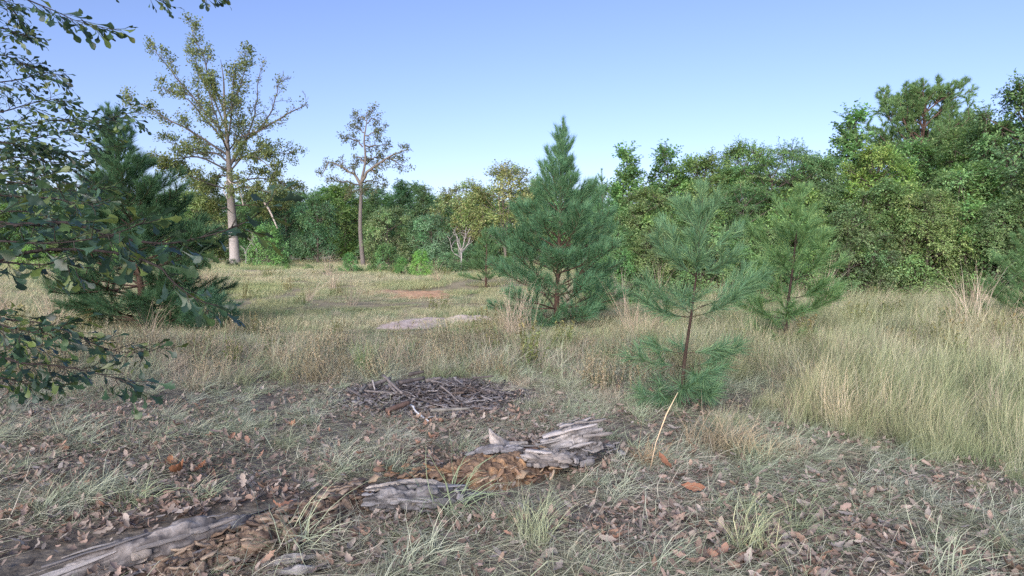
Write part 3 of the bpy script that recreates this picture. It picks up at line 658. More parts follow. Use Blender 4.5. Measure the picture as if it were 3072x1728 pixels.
# low bushy pine seedling at the right foot of the left pine
b = base(205, 11.6)
pine('pine_seedling', b, 'low bushy pine at the right foot of the dark left pine', [A(0, 0, -.05), A(.02, 0, .3), A(.05, 0, .62)],
     [(.15, 6, .62, 18), (.4, 6, .6, 28), (.65, 5, .45, 40), (.85, 4, .3, 55)], 53, .03, .18, .005, 380, T_BLADE3, [(0.098, 0.210, 0.128), (0.112, 0.232, 0.132)], shoots=(4, 7), top=.9)
# near sapling
b = base(683, 6.45)
pine('pine_sapling', b, 'nearest thin pine sapling with visible leaning trunk, right of the log', [A(0, 0, -.08), A(.03, 0, .45), A(.10, 0, 1.0), A(.16, .02, 1.55), A(.19, 0, 2.25)],
     [(.04, [(3.9, .8), (5.6, .9), (.6, .8)], .36, 14), (.07, [(3.6, 1.0), (5.2, .8), (.1, 1.0), (1.9, .7), (4.5, .9)], .50, 2), (.17, [(3.25, 1.15), (.12, 1.25), (4.9, .8)], .52, 2), (.24, [(2.9, .95), (5.9, .9), (1.3, .7)], .42, 12), (.42, [(3.5, 1.05), (.15, 1.35), (5.3, .9), (1.7, .9), (2.6, .8)], .62, 8), (.46, [(3.0, 1.0), (6.1, 1.1), (4.4, .8)], .60, 18),
      (.60, [(.5, 1.0), (2.0, .9), (3.5, 1.1), (5.2, .9), (4.4, .8)], .55, 24), (.68, [(.1, 1.0), (2.9, 1.1), (4.2, .8), (1.4, .9)], .48, 34), (.78, 5, .34, 58), (.86, 4, .26, 66), (.93, 3, .18, 72)],
     54, .022, .24, .0042, 300, T_NEED, [(0.154, 0.301, 0.166), (0.186, 0.339, 0.179), (0.128, 0.256, 0.147), (0.230, 0.365, 0.173)], group='pine saplings on the right', shoots=(3, 6), bark=(.075, .055, .045), top=.95, sag=.18)
# far sapling
b = base(787, 9.6)
pine('pine_sapling', b, 'taller pine sapling with upright trunk behind and right of the nearest one', [A(0, 0, -.08), A(.02, 0, .6), A(.09, 0, 1.3), A(.15, .02, 1.95), A(.18, 0, 2.50)],
     [(.10, 4, .62, 0), (.20, 5, .75, 4), (.32, 5, .8, 10), (.44, 5, .78, 18), (.55, [(3.1, 1.5), (.3, 1.1), (1.6, .9), (4.6, 1.0), (5.5, 1.0)], .66, 30), (.66, 5, .55, 38), (.76, 5, .42, 48), (.85, 4, .3, 58), (.93, 3, .18, 66)],
     55, .027, .24, .0054, 300, T_NEED, [(0.166, 0.320, 0.134), (0.198, 0.358, 0.147), (0.141, 0.275, 0.122), (0.237, 0.371, 0.141)], group='pine saplings on the right', shoots=(3, 6), bark=(.07, .052, .044), top=.95, sag=.15)
# bright pine at the right edge
b = base(1030, 10.8)
pine('young_pine', b, 'bright green pine cut by the right edge', [A(0, 0, -.08), A(.02, 0, .6), A(.05, 0, 1.3), A(.05, 0, 2.05)],
     whorl_set(.10, .9, 8, .95, lambda t: (1 - t) ** .7 * .9 + .15, 6, 60, 5), 56, .035, .17, .0048, 420, T_BLADE3, [(0.166, 0.307, 0.128), (0.192, 0.333, 0.141), (0.141, 0.269, 0.115)], shoots=(4, 7), top=.9)
# small pines further back
b = base(486, 24)
pine('young_pine', b, 'small pine left of the centre pine', [A(0, 0, -.08), A(.0, 0, .8), A(.03, 0, 1.6), A(-.05, 0, 2.3)],
     whorl_set(.12, .9, 8, 1.0, lambda t: (1 - t) ** .8 * .9 + .15, 10, 58, 5), 57, .04, .20, .009, 200, T_BLADE3, [(0.141, 0.269, 0.122), (0.166, 0.294, 0.128)], shoots=(3, 6), top=.9)
b = base(601, 19)
pine('young_pine', b, 'pine whose tip shows behind the right side of the centre pine', [A(0, 0, -.08), A(.0, 0, 1.2), A(.03, 0, 2.6), A(0, 0, 4.0)],
     whorl_set(.12, .9, 9, 1.1, lambda t: (1 - t) ** .8 * .9 + .15, 10, 62, 5), 58, .05, .20, .008, 200, T_BLADE3, PN, shoots=(3, 6), top=.9)
# round-topped tall pines
def tall_pine(px, d, top, seed, label, W, zc=.5):
    r = np.random.default_rng(seed); b = base(px, d); H = CAM_H + (252 - top) / FPX * d - b[2]; t = thing('tall_pine', b, label, 'pine', 'tall pines above the thicket')
    tm, cm = MB(), MB(); tube(tm, [A(0, 0, -.1), A(.1, 0, H * .4), A(0, .1, H * .75), A(.1, 0, H * .96)], [.17, .13, .08, .03], 9, (.20, .14, .11)); part('trunk', tm.mesh('trunk', M_PBARK, smooth=True), t)
    out, tp = [], []; P = dict(segs=4, wander=.14, trop=.10, kids=(6, 7), ang=(25, 60), ratio=(.35, .6), rmin=.01)
    for k in range(34):
        f = zc + (1 - zc) * k / 34; a = 2.4 * k + r.uniform(-.4, .4); L = W * math.sin(math.pi * (.18 + .72 * (f - zc) / (1 - zc))) * r.uniform(.75, 1.1); e = math.radians(5 + 55 * (f - zc) / (1 - zc))
        grow(r, A(0, 0, H * f * .93), A(math.cos(a) * math.cos(e), math.sin(a) * math.cos(e), math.sin(e)), L, .045, 2, P, out, tp)
    part('limbs', wood_mesh(out, 'limbs', M_PBARK, (.17, .12, .10)), t)
    needles(r, cm, [(p, .9) for p, L in tp], 170, .24, .022, [(.185, .325, .140), (.215, .360, .150), (.155, .280, .125)], T_BLADE3, .02, ang=(15, 60)); part('crown', cm.mesh('crown', M_NEED), t)
tall_pine(918, 30, 96, 61, 'tall round-topped pine above the right thicket', 2.9, .45)
tall_pine(958, 31, 126, 62, 'lower pine right of the round-topped pine', 2.1, .45)

# ------------------------------------------------------------------ the near oak whose branches hang into the picture from the left
def leaf_mesh_t(us, ws, fold, curl, asym=0.0, seed=0):
    r = np.random.default_rng(seed); v, f4, f3 = [], [], []
    for u, w in zip(us, ws):
        h = -curl * (u - .25) ** 2 + .02 * r.normal(); wl_, wr = w * (1 + asym * r.normal()), w * (1 + asym * r.normal())
        v += [(u, 0, h), (u + .03 * r.normal() * (w > .1), wl_, h + fold * wl_ + .03 * r.normal() * w), (u + .03 * r.normal() * (w > .1), -wr, h + fold * wr + .03 * r.normal() * w)]
    for i in range(len(us) - 1):
        a, b = 3 * i, 3 * i + 3; f4 += [(a, b, b + 1, a + 1), (a + 2, b + 2, b, a)]
    return (np.array(v), f3, f4)
LU = [0, .18, .45, .60, .70, .78, .86, .94, 1.0]
LOBES = [leaf_mesh_t(LU, [.008, .010, .05, .10, .22, .13, .19, .07, .02], .25, .25, .15, 1), leaf_mesh_t(LU, [.008, .010, .04, .08, .16, .20, .11, .13, .03], .15, .4, .18, 2),
         leaf_mesh_t(LU, [.008, .010, .06, .12, .26, .13, .17, .06, .02], .35, .1, .18, 3), leaf_mesh_t(LU, [.008, .012, .035, .06, .12, .16, .19, .15, .05], .2, -.2, .15, 4)]
T_SPAT = leaf_mesh_t([0, .25, .6, .78, .9, 1.0], [.008, .012, .08, .19, .17, .04], .25, .2, .12, 5)
ro = np.random.default_rng(77)
OT = A(-6.0, 4.6, 0.0); OT[2] = float(terr(OT[0], OT[1]))
near_oak = thing('near_oak', OT, 'oak standing left of the frame, dark lobed leaves hanging into the picture', 'tree')
tm = MB(); trp = np.array([[0, 0, -.15], [.05, .05, 1.2], [-.05, .1, 2.8], [.1, 0, 4.6], [.2, .1, 7.0], [.2, .2, 9.0]]); tube(tm, smooth_line(trp, 16), np.linspace(.30, .08, 16), 14, (.22, .20, .18)); part('trunk', tm.mesh('trunk', M_BARK, smooth=True), near_oak)
#          photo positions (px, py, distance) after leaving the trunk at the given height; twig spacing, leaf length
OB = [  # lower, near branches
    (1.9, [(-60, 238, 3.0), (0, 241, 2.75), (55, 243, 2.6), (110, 235, 2.5), (146, 221, 2.45)], .12, .095, .22),
    (1.8, [(-40, 225, 3.1), (60, 222, 2.8), (110, 236, 2.6), (153, 243, 2.5), (180, 242, 2.45), (221, 232, 2.4), (249, 220, 2.38), (268, 205, 2.36)], .18, .10, .14),
    (1.7, [(-50, 262, 3.0), (40, 250, 2.8), (110, 252, 2.6), (157, 266, 2.45), (171, 280, 2.4), (193, 297, 2.36), (216, 306, 2.34)], .20, .10, .13),
    (1.2, [(-60, 345, 3.6), (0, 357, 3.3), (22, 363, 3.2), (66, 367, 3.1), (110, 377, 3.0), (135, 384, 2.95)], .10, .09, .22),
    (1.3, [(-60, 300, 3.8), (0, 318, 3.5), (50, 325, 3.4), (110, 350, 3.3), (150, 352, 3.2)], .10, .085, .24),
    (1.3, [(-70, 330, 3.9), (-10, 345, 3.6), (40, 345, 3.5), (90, 345, 3.4)], .09, .085, .26),
    (1.1, [(-70, 380, 3.6), (-20, 375, 3.4), (20, 382, 3.3), (50, 390, 3.2)], .09, .09, .22),
    (1.2, [(-70, 310, 3.3), (-10, 322, 3.1), (30, 332, 3.0), (60, 330, 2.95)], .09, .085, .24),
    (2.0, [(-60, 215, 3.3), (0, 222, 3.0), (40, 226, 2.9), (60, 228, 2.8), (80, 222, 2.7)], .13, .095, .22),
    (1.9, [(-60, 260, 3.2), (0, 262, 3.0), (40, 265, 2.9), (60, 262, 2.85), (80, 268, 2.8)], .13, .095, .20),
    (2.2, [(-60, 170, 4.2), (0, 180, 3.9), (40, 186, 3.7), (70, 190, 3.5)], .10, .09, .28),
    (2.2, [(-60, 185, 3.9), (0, 195, 3.7), (50, 198, 3.5), (75, 203, 3.3), (100, 206, 3.2)], .12, .09, .24),
    (2.3, [(-40, 205, 4.0), (30, 212, 3.8), (60, 222, 3.6), (80, 230, 3.4)], .13, .09, .24),
    # upper, farther branches against the sky
    (3.2, [(-60, 165, 5.6), (0, 150, 5.4), (30, 140, 5.3), (70, 130, 5.2), (110, 118, 5.1), (134, 112, 5.0)], .085, .085, .34),
    (3.2, [(-60, 140, 5.6), (0, 130, 5.5), (40, 122, 5.4), (75, 120, 5.3), (110, 130, 5.2)], .085, .085, .34),
    (3.4, [(-60, 120, 5.8), (0, 112, 5.6), (25, 105, 5.5), (50, 100, 5.4), (62, 102, 5.3)], .09, .085, .30),
    (3.8, [(-60, 85, 5.8), (0, 82, 5.6), (25, 78, 5.5), (45, 73, 5.4), (62, 76, 5.4)], .10, .085, .26),
    (4.0, [(-60, 60, 5.8), (0, 55, 5.6), (15, 62, 5.5), (35, 68, 5.4)], .10, .085, .26),
    (4.2, [(-60, 30, 5.6), (0, 28, 5.4), (15, 33, 5.3), (32, 38, 5.3)], .09, .085, .24),
    (4.6, [(-40, 2, 5.6), (0, 0, 5.4), (12, 10, 5.3), (17, 15, 5.3)], .10, .085, .24),
    (4.6, [(-30, -30, 4.4), (15, -6, 4.1), (55, 11, 4.0), (80, 22, 3.95), (121, 31, 3.9)], .11, .10, .20),
    (3.0, [(-60, 175, 5.2), (0, 160, 5.0), (30, 158, 4.9), (60, 165, 4.8), (85, 178, 4.7)], .08, .085, .34),
    (2.8, [(-60, 190, 4.8), (0, 170, 4.6), (30, 172, 4.5), (70, 184, 4.4), (105, 192, 4.3)], .08, .085, .34),
    (3.2, [(-60, 135, 5.0), (0, 142, 4.9), (35, 148, 4.8), (60, 152, 4.7), (90, 150, 4.7)], .08, .085, .34),
    (5.0, [(60, -40, 5.6), (130, -14, 5.4), (150, -3, 5.3), (165, 1, 5.3)], .13, .085, .18),
    (5.0, [(120, -40, 5.4), (180, -16, 5.2), (206, -6, 5.1), (228, -2, 5.0)], .12, .085, .18)]
LEAF_ROWS = []; OAKPAL = [(.044, .092, .048), (.036, .076, .046), (.055, .105, .042), (.11, .16, .045), (.034, .068, .046)]
obr = []
for bi, (zt, pl, sp, ll, twl) in enumerate(OB):
    w = np.array([at(*p) for p in pl]); st = OT + A(.05, .05, zt)
    pts = smooth_line(np.concatenate([[st, st * .45 + w[0] * .55 + A(0, 0, .15)], w]), 30); L = np.linalg.norm(np.diff(pts, axis=0), axis=1).sum()
    bm = MB(); tube(bm, pts - OT, (.0016 + .014 * np.linspace(1, 0, 30) ** 1.7), 6, (.045, .038, .036), cap=False)
    obr.append((part('branch', None or bm.mesh('branch', M_BARK, smooth=True), near_oak)))
    s = L * .38; sgn = 1; upb = bi >= 13 and bi not in (20, 24, 25)
    sp *= .66 if upb else 1.15
    while s < L:
        u = s / L * 29; i = min(28, int(u)); q = pts[i] + (pts[i + 1] - pts[i]) * (u - i); ax = unit(pts[i + 1] - pts[i]); sgn = -sgn
        sd = unit(np.cross(ax, UP)); a = math.radians(ro.uniform(30, 65)); dl = unit(ax * math.cos(a) + (sd * sgn * ro.uniform(.2, 1) + UP * ro.normal(0, .55)) * math.sin(a))
        tl_ = twl * ro.uniform(.35, 1.1) * (1.15 - .6 * s / L); tw = [q]
        for k in range(4): dl = unit(dl + ro.normal(0, .10, 3) + A(0, 0, -.03)); q = q + dl * tl_ / 4; tw.append(q)
        tw = np.array(tw); mbt = MB(); tube(mbt, tw - OT, np.linspace(.0028, .0014, 5), 3, (.06, .055, .045), cap=False); obr.append(None); LEAF_ROWS.append((bi, mbt, None))
        nlf = max(3, int(tl_ / .027))
        for k in range(nlf):
            f = .15 + .85 * (k + .6) / nlf; j = min(3, int(f * 4)); pq = tw[j] + (tw[j + 1] - tw[j]) * min(1, f * 4 - j); tx = unit(tw[j + 1] - tw[j])
            ld = tx * ro.uniform(.5, 1.1) + unit(np.cross(tx, UP)) * (1 if k % 2 else -1) * ro.uniform(.15, .8) + A(0, 0, ro.normal(-.18, .28)); LEAF_ROWS.append((bi, pq, (ld, (1.2 if upb else 1.16) * ll * ro.uniform(.6, 1.2))))
        s += sp * ro.uniform(.6, 1.25)
obr = [o for o in obr if o]
lr = [(bi, p, x) for bi, p, x in LEAF_ROWS if x]; LP = np.array([p for _, p, _ in lr]); LD = np.array([x[0] for *_, x in lr]); LL = np.array([x[1] for *_, x in lr]); LBI = np.array([b for b, *_ in lr])
LDn, LS, LN = frame(LD, UP + ro.normal(0, .75, (len(LP), 3)))
depth = LP[:, 1]; ppx = 512 + FPX * LP[:, 0] / depth; ppy = 252 - FPX * (LP[:, 2] - CAM_H) / depth
score = LL / depth * ((ppx > 2) & (ppx < 1020) & (ppy > 2) & (ppy < 570)); order = np.argsort(-score); big = np.zeros(len(LP), bool); big[order[:300]] = True
LC = pick(ro, OAKPAL, len(LP), .18)
lmesh = []
for tv in LOBES:
    mb = MB(); mb.add(tv[0], tv[1], tv[2], (1, 1, 1)); lmesh.append(mb.mesh('leaf', M_OAKLEAF, smooth=True))
for i in np.nonzero(big)[0]:
    o = part('leaf', lmesh[i % 4], obr[LBI[i]]); M = Matrix(((*LDn[i], 0), (*LS[i], 0), (*LN[i], 0), (0, 0, 0, 1))).transposed()
    M.translation = Vector(LP[i] - OT); o.matrix_basis = M @ Matrix.Scale(LL[i], 4); o.color = (*LC[i], 1)
for bi in range(len(OB)):
    mb = MB(); k = (LBI == bi) & ~big
    instance(mb, T_SPAT, LP[k] - OT, LDn[k], LS[k], LN[k], LL[k], LL[k], LC[k]); part('foliage', mb.mesh('foliage', M_OAKLEAF, smooth=True), obr[bi], 'stuff')
    tw = MB()
    for b2, m2, x in LEAF_ROWS:
        if x is None and b2 == bi:
            tw.add(np.concatenate(m2.v), np.concatenate(m2.f3) if m2.f3 else None, np.concatenate(m2.f4), np.concatenate(m2.c))
    part('twigs', tw.mesh('twigs', M_BARK), obr[bi], 'stuff')

# ------------------------------------------------------------------ grasses, weeds and litter (too many to count)
def blade_clump(seed, n, rad, h, w, lean=.35, droop=.5, segs=3, upright=.0, hv=.35, colv=.15, tipc=(1, 1, 1), wavy=.0):
    """one tuft: n tapering curved blades, used over and over in the scatter"""
    r = np.random.default_rng(seed); mb = MB()
    for i in range(n):
        a = r.uniform(0, 6.283); rr = rad * math.sqrt(r.random()); p = A(rr * math.cos(a), rr * math.sin(a), -.01); L = h * r.uniform(1 - hv, 1 + hv)
        da = r.uniform(0, 6.283); ln = lean * r.random() ** .7; d = unit(A(math.cos(da) * ln, math.sin(da) * ln, 1 - .3 * ln)); dr = droop * r.uniform(.2, 1.2)
        sd = unit(np.cross(d, A(math.cos(da + .5), math.sin(da + .5), .2))); pts, ws = [p], [w]
        for k in range(segs):
            d = unit(d + A(math.cos(da), math.sin(da), -.9) * dr * (k + 1) / segs * .7 + r.normal(0, wavy, 3)); p = p + d * L / segs; pts.append(p); ws.append(w * (1 - .75 * (k + 1) / segs))
        V_ = []; c0 = A(1, 1, 1) * (1 + r.normal(0, colv)); tc = np.asarray(tipc); C_ = []
        for k in range(segs + 1):
            f = k / segs; c = np.clip(c0 * (1 - f + f * tc), .1, 1.8)
            if k < segs: V_ += [pts[k] + sd * ws[k] / 2, pts[k] - sd * ws[k] / 2]; C_ += [c, c]
            else: V_.append(pts[k]); C_.append(c)
        q = [(2 * k, 2 * k + 1, 2 * k + 3, 2 * k + 2) for k in range(segs - 1)]; mb.add(V_, [(2 * segs - 2, 2 * segs - 1, 2 * segs)], q, np.array(C_))
    return mb
def weed(seed, nst, h, leafn, ll, rad=.12, heads=False):
    r = np.random.default_rng(seed); mb = MB()
    for s in range(nst):
        a = r.uniform(0, 6.28); p = A(math.cos(a), math.sin(a), 0) * rad * r.random(); d = unit(A(r.normal(0, .2), r.normal(0, .2), 1)); pts = [p]; H = h * r.uniform(.6, 1.2)
        for k in range(4): d = unit(d + r.normal(0, .12, 3)); p = p + d * H / 4; pts.append(p)
        pts = np.array(pts); tube(mb, pts, np.linspace(.004, .0015, 5), 3, (1.0, .95, .85), cap=False)
        m = leafn; t = r.uniform(.15, 1, m) * 4; i = np.clip(t.astype(int), 0, 3); q = pts[i] + (pts[i + 1] - pts[i]) * (t - i)[:, None]
        D, S, N = frame(rdir(r, m) + A(0, 0, .45), UP + r.normal(0, .5, (m, 3))); l = ll * r.uniform(.5, 1.3, m); instance(mb, T_LEAF, q, D, S, N, l, l * .3, pick(r, [(1, 1, 1), (.85, .95, .8), (1.15, 1.05, .9)], m))
    return mb
def fallen_leaf(seed, curl):
    r = np.random.default_rng(seed); us = [0, .15, .32, .42, .55, .68, .78, .9, 1.0]; ws = np.array([.01, .07, .17, .12, .21, .14, .18, .09, .01]) * (1 + r.normal(0, .15, 9)); mb = MB(); v, f = [], []
    for u, w in zip(us, ws):
        z = curl * (u - .5) ** 2 * 1.2; f_ = curl * r.uniform(.5, 1.2); v += [(u - .5, 0, z), (u - .5 + .02 * r.normal(), w, z + f_ * w * 1.2), (u - .5 + .02 * r.normal(), -w, z + f_ * w * r.uniform(.2, 1.2))]
    for i in range(8):
        a, b = 3 * i, 3 * i + 3; f += [(a, b, b + 1, a + 1), (a + 2, b + 2, b, a)]
    mb.add(v, None, f, (1, 1, 1)); return mb
def scatter(name, sources, pts, scl, rot, label, cat, rng):
    """one object holding the scattered pieces: points with geometry-node instances of the given tufts"""
    me = bpy.data.meshes.new(name); n = len(pts); me.vertices.add(n); me.vertices.foreach_set('co', np.asarray(pts, np.float32).ravel())
    for nm, ty, val in (('rot', 'FLOAT_VECTOR', rot), ('scl', 'FLOAT_VECTOR', scl), ('idx', 'INT', rng.integers(0, len(sources), n))):
        a = me.attributes.new(nm, ty, 'POINT'); a.data.foreach_set('vector' if ty == 'FLOAT_VECTOR' else 'value', np.asarray(val).ravel().astype(np.float32 if ty == 'FLOAT_VECTOR' else np.int32))
    o = part(name, me); props(o, label, cat, None, 'stuff')
    ng = bpy.data.node_groups.new(name, 'GeometryNodeTree'); ng.interface.new_socket('Geometry', in_out='INPUT', socket_type='NodeSocketGeometry'); ng.interface.new_socket('Geometry', in_out='OUTPUT', socket_type='NodeSocketGeometry')
    N, L = ng.nodes, ng.links; gi = N.new('NodeGroupInput'); go = N.new('NodeGroupOutput'); ip = N.new('GeometryNodeInstanceOnPoints'); jn = N.new('GeometryNodeJoinGeometry')
    for sme in sources:
        so = bpy.data.objects.new(sme.name, sme); oi = N.new('GeometryNodeObjectInfo'); oi.inputs['Object'].default_value = so; oi.inputs['As Instance'].default_value = True; L.new(oi.outputs['Geometry'], jn.inputs[0])
    def attr(nm, ty):
        a = N.new('GeometryNodeInputNamedAttribute'); a.data_type = ty; a.inputs['Name'].default_value = nm; return a.outputs['Attribute']
    er = N.new('FunctionNodeEulerToRotation'); L.new(attr('rot', 'FLOAT_VECTOR'), er.inputs[0])
    L.new(gi.outputs[0], ip.inputs['Points']); L.new(jn.outputs[0], ip.inputs['Instance']); ip.inputs['Pick Instance'].default_value = True
    L.new(attr('idx', 'INT'), ip.inputs['Instance Index']); L.new(er.outputs[0], ip.inputs['Rotation']); L.new(attr('scl', 'FLOAT_VECTOR'), ip.inputs['Scale'])
    L.new(ip.outputs[0], go.inputs[0]); md = o.modifiers.new('scatter', 'NODES'); md.node_group = ng
    return o
def field_pts(rng, n, y0, y1, pw=1.0, margin=1.6, wide=.90):
    y = y0 + (y1 - y0) * rng.random(int(n)) ** pw; hw = wide * y + margin; x = rng.uniform(-1, 1, int(n)) * hw; return x, y
def in_patch(x, y, grow=1.0):
    k = np.zeros(len(x), bool)
    for cx, cy, rx, ry in PATCH: k |= ((x - cx) / (rx * grow)) ** 2 + ((y - cy) / (ry * grow)) ** 2 < 1
    return k
def right_mask(x, y): return sstep(-.45, .85, x - (1.9 + np.clip(6.5 - y, -1.0, 9) * .42 + .22 * np.clip(y - 7.5, 0, 9)) - .25 * sn(x, y, 1.6, 9)) * sstep(3.2, 4.4, y)
PILE = (-.92, 6.75, 1.05, .80)
def in_pile(x, y, g=1.0): return ((x - PILE[0]) / (PILE[2] * g)) ** 2 + ((y - PILE[1]) / (PILE[3] * g)) ** 2 < 1
LOGL = np.array([[-2.2, 2.85], [-1.35, 3.45], [-.6, 3.85], [.1, 4.5], [.62, 4.95]])
def log_dist(x, y):
    d = np.full(len(x), 9.0)
    for a, b in zip(LOGL[:-1], LOGL[1:]):
        t = np.clip(((x - a[0]) * (b[0] - a[0]) + (y - a[1]) * (b[1] - a[1])) / ((b - a) @ (b - a)), 0, 1); d = np.minimum(d, np.hypot(x - a[0] - t * (b[0] - a[0]), y - a[1] - t * (b[1] - a[1])))
    return d
def put(name, src, x, y, keep, s0, s1, label, cat, rng, tilt=.12, dz=0.0, smul=None, zs=(.8, 1.25), zmul=None):
    x, y = x[keep], y[keep]; n = len(x); z = terr(x, y) + dz; s = rng.uniform(s0, s1, n)
    if smul is not None: s = s * smul[keep]
    scl = np.stack([s, s, s * rng.uniform(*zs, n) * (1 if zmul is None else zmul[keep])], -1); rot = np.stack([rng.normal(0, tilt, n), rng.normal(0, tilt, n), rng.uniform(0, 6.283, n)], -1)
    return scatter(name, src, np.stack([x, y, z], -1), scl, rot, label, cat, rng)
rs = np.random.default_rng(99)
TAN = [(.42, .36, .27), (.47, .41, .32), (.36, .31, .23), (.50, .45, .36)]; STRAW = [(.48, .44, .29), (.44, .43, .27), (.52, .47, .32), (.41, .41, .25)]
GRN = [(.235, .305, .18), (.29, .345, .22), (.21, .275, .155), (.37, .38, .28)]; SAGE = [(.35, .39, .29), (.41, .44, .34), (.30, .34, .23), (.47, .46, .37)]
GREY = [(.34, .33, .26), (.42, .38, .31), (.29, .28, .21), (.46, .43, .35), (.33, .35, .26), (.36, .38, .30)]
def mat_blade(name, drift, scale, bias=.5, wid=.12):
    """blade colours are in the blades; 'drift' is how they change from patch to patch of the ground"""
    m, ns, ls = newmat(name); at_ = node(ns, 'ShaderNodeVertexColor', layer_name='Col')
    g = node(ns, 'ShaderNodeNewGeometry'); nz = node(ns, 'ShaderNodeTexNoise'); nz.inputs['Scale'].default_value = scale; nz.inputs['Detail'].default_value = 3
    ls.new(g.outputs['Position'], nz.inputs['Vector']); mr = node(ns, 'ShaderNodeMapRange'); ls.new(nz.outputs[0], mr.inputs[0]); mr.inputs[1].default_value = bias - wid; mr.inputs[2].default_value = bias + wid
    c = mixc(ns, ls, at_.outputs[0], mixc(ns, ls, (1, 1, 1), drift, mr.outputs[0]), 1.0, 'MULTIPLY')
    d = node(ns, 'ShaderNodeBsdfDiffuse'); ls.new(c, d.inputs['Color']); o = node(ns, 'ShaderNodeOutputMaterial'); ls.new(d.outputs[0], o.inputs[0]); return m
def tile(seed, srcs, pal, n, R, s0=.7, s1=1.3, tilt=.15, zs=(.8, 1.25)):
    """a patch of many tufts, so that the scatter needs fewer copies"""
    r = np.random.default_rng(seed); mb = MB(); pal = np.asarray(pal)
    for i in range(n):
        t = srcs[i % len(srcs)]; V_ = np.concatenate(t.v); a = r.uniform(0, 6.283); s_ = r.uniform(s0, s1); c_, n_ = math.cos(a), math.sin(a)
        X = np.stack([V_[:, 0] * c_ - V_[:, 1] * n_, V_[:, 0] * n_ + V_[:, 1] * c_, V_[:, 2] * r.uniform(*zs)], -1) * s_
        X[:, 0] += X[:, 2] * r.normal(0, tilt); X[:, 1] += X[:, 2] * r.normal(0, tilt); q = R * math.sqrt((i + r.random()) / n); a2 = r.uniform(0, 6.283)
        col = pal[r.integers(0, len(pal))] * (1 + r.normal(0, .10))
        mb.add(X + A(q * math.cos(a2), q * math.sin(a2), 0), np.concatenate(t.f3), np.concatenate(t.f4) if t.f4 else None, np.clip(np.concatenate(t.c) * col, .02, .8))
    return mb
def tiles(nm, mat, k, srcs, pal, n, R, **kw): return [tile(300 + i * 7 + len(nm), srcs, pal, n, R, **kw).mesh(nm, mat) for i in range(k)]
S = lambda f, k, *a, **kw: [f(700 + 13 * i, *a, **kw) for i in range(k)]
M_TUFT = mat_blade('sage_grass', (.92, .98, .84), .9); M_DRY = mat_blade('dry_grass', (.96, .90, .83), .5); M_FIELD = mat_blade('field_grass', (.76, .88, .66), .16, .50); M_TALL = mat_blade('tall_grass', (1.12, 1.0, 1.02), .55, .57)
M_THATCH = mat_blade('thatch', (.85, .95, .85), .6); M_BROOM = mat_blade('broomsedge', (.9, .8, .75), .4); M_WEED = mat_blade('weed_leaf', (1.2, 1.0, 1.0), .5); M_SCRUB = mat_blade('dead_weed', (1.12, 1.08, 1.02), .8)
M_LITTER = mat_scatter('dead_leaf', [(.12, .09, .07), (.34, .26, .21), (.40, .34, .28), (.22, .17, .14), (.38, .25, .18), (.30, .27, .24), (.48, .42, .36), (.19, .13, .10), (.42, .31, .25), (.33, .29, .25), (.15, .12, .10), (.27, .22, .18)], None, trans=.12, rough=.7)
tuft = tiles('sage_tufts', M_TUFT, 5, S(blade_clump, 4, 46, .07, .27, .0040, 1.0, .95, 4, hv=.5, wavy=.08), SAGE, 3, .18, zs=(.6, 1.1)); thatch = tiles('thatch_mat', M_THATCH, 5, S(blade_clump, 4, 40, .16, .22, .0036, 2.6, .5, 3, hv=.5, wavy=.25), GREY, 13, .4, zs=(.35, .7))
dry = tiles('dry_tufts', M_DRY, 5, S(blade_clump, 4, 44, .12, .25, .0038, .75, .6, 4, hv=.55, wavy=.25), TAN + SAGE[:2] + GRN[:2], 12, .38); field = tiles('field_tufts', M_FIELD, 5, S(blade_clump, 4, 60, .30, .19, .0075, .5, .45, 3, hv=.5), STRAW + GRN[:1], 26, 1.0)
tall = tiles('tall_tufts', M_TALL, 5, S(blade_clump, 4, 46, .14, .50, .0042, .45, .40, 4, hv=.4, tipc=(1.3, 1.15, 1.0)), GRN[:3] + GRN + SAGE[:1], 11, .38); broom = tiles('broom_tufts', M_BROOM, 5, S(blade_clump, 4, 34, .09, .80, .0055, .42, .40, 4, hv=.35), [(.50, .44, .34), (.45, .39, .30), (.55, .49, .39)], 2, .15)
weeds = tiles('weeds', M_WEED, 4, S(weed, 3, 5, .45, 26, .055), [(.14, .19, .08), (.18, .22, .10), (.23, .24, .13)], 3, .3); scrub = tiles('dead_weeds', M_SCRUB, 4, S(weed, 3, 9, .38, 22, .035, rad=.22), [(.31, .295, .225), (.37, .345, .27), (.26, .245, .185)], 4, .3)
leaves = [fallen_leaf(900 + i, [.15, .5, .9, -.3, 1.3, .3][i]).mesh('dead_leaf', M_LITTER) for i in range(6)]
# leaf litter under everything near
x, y = field_pts(rs, 62000, 1.5, 9.0, 1.0, 1.0); k = (rs.random(len(x)) < .30 + .70 * sstep(-.6, .5, sn(x, y, 1.5, 21)) ) & (rs.random(len(x)) < 1.15 - sstep(4.2, 8.6, y)) & (rs.random(len(x)) > .75 * right_mask(x, y)) & (rs.random(len(x)) > .85 * (log_dist(x, y) < .27))
n = k.sum(); lx, ly = x[k], y[k]; s = .026 + .075 * rs.random(n) ** 2.2
scatter('leaf_litter', leaves, np.stack([lx, ly, terr(lx, ly) + rs.uniform(.004, .055, n)], -1), np.stack([s, s, s], -1), np.stack([rs.normal(0, .45, n), rs.normal(0, .45, n), rs.uniform(0, 6.28, n)], -1), 'brown and grey leaf litter covering the foreground', 'leaf litter', rs)
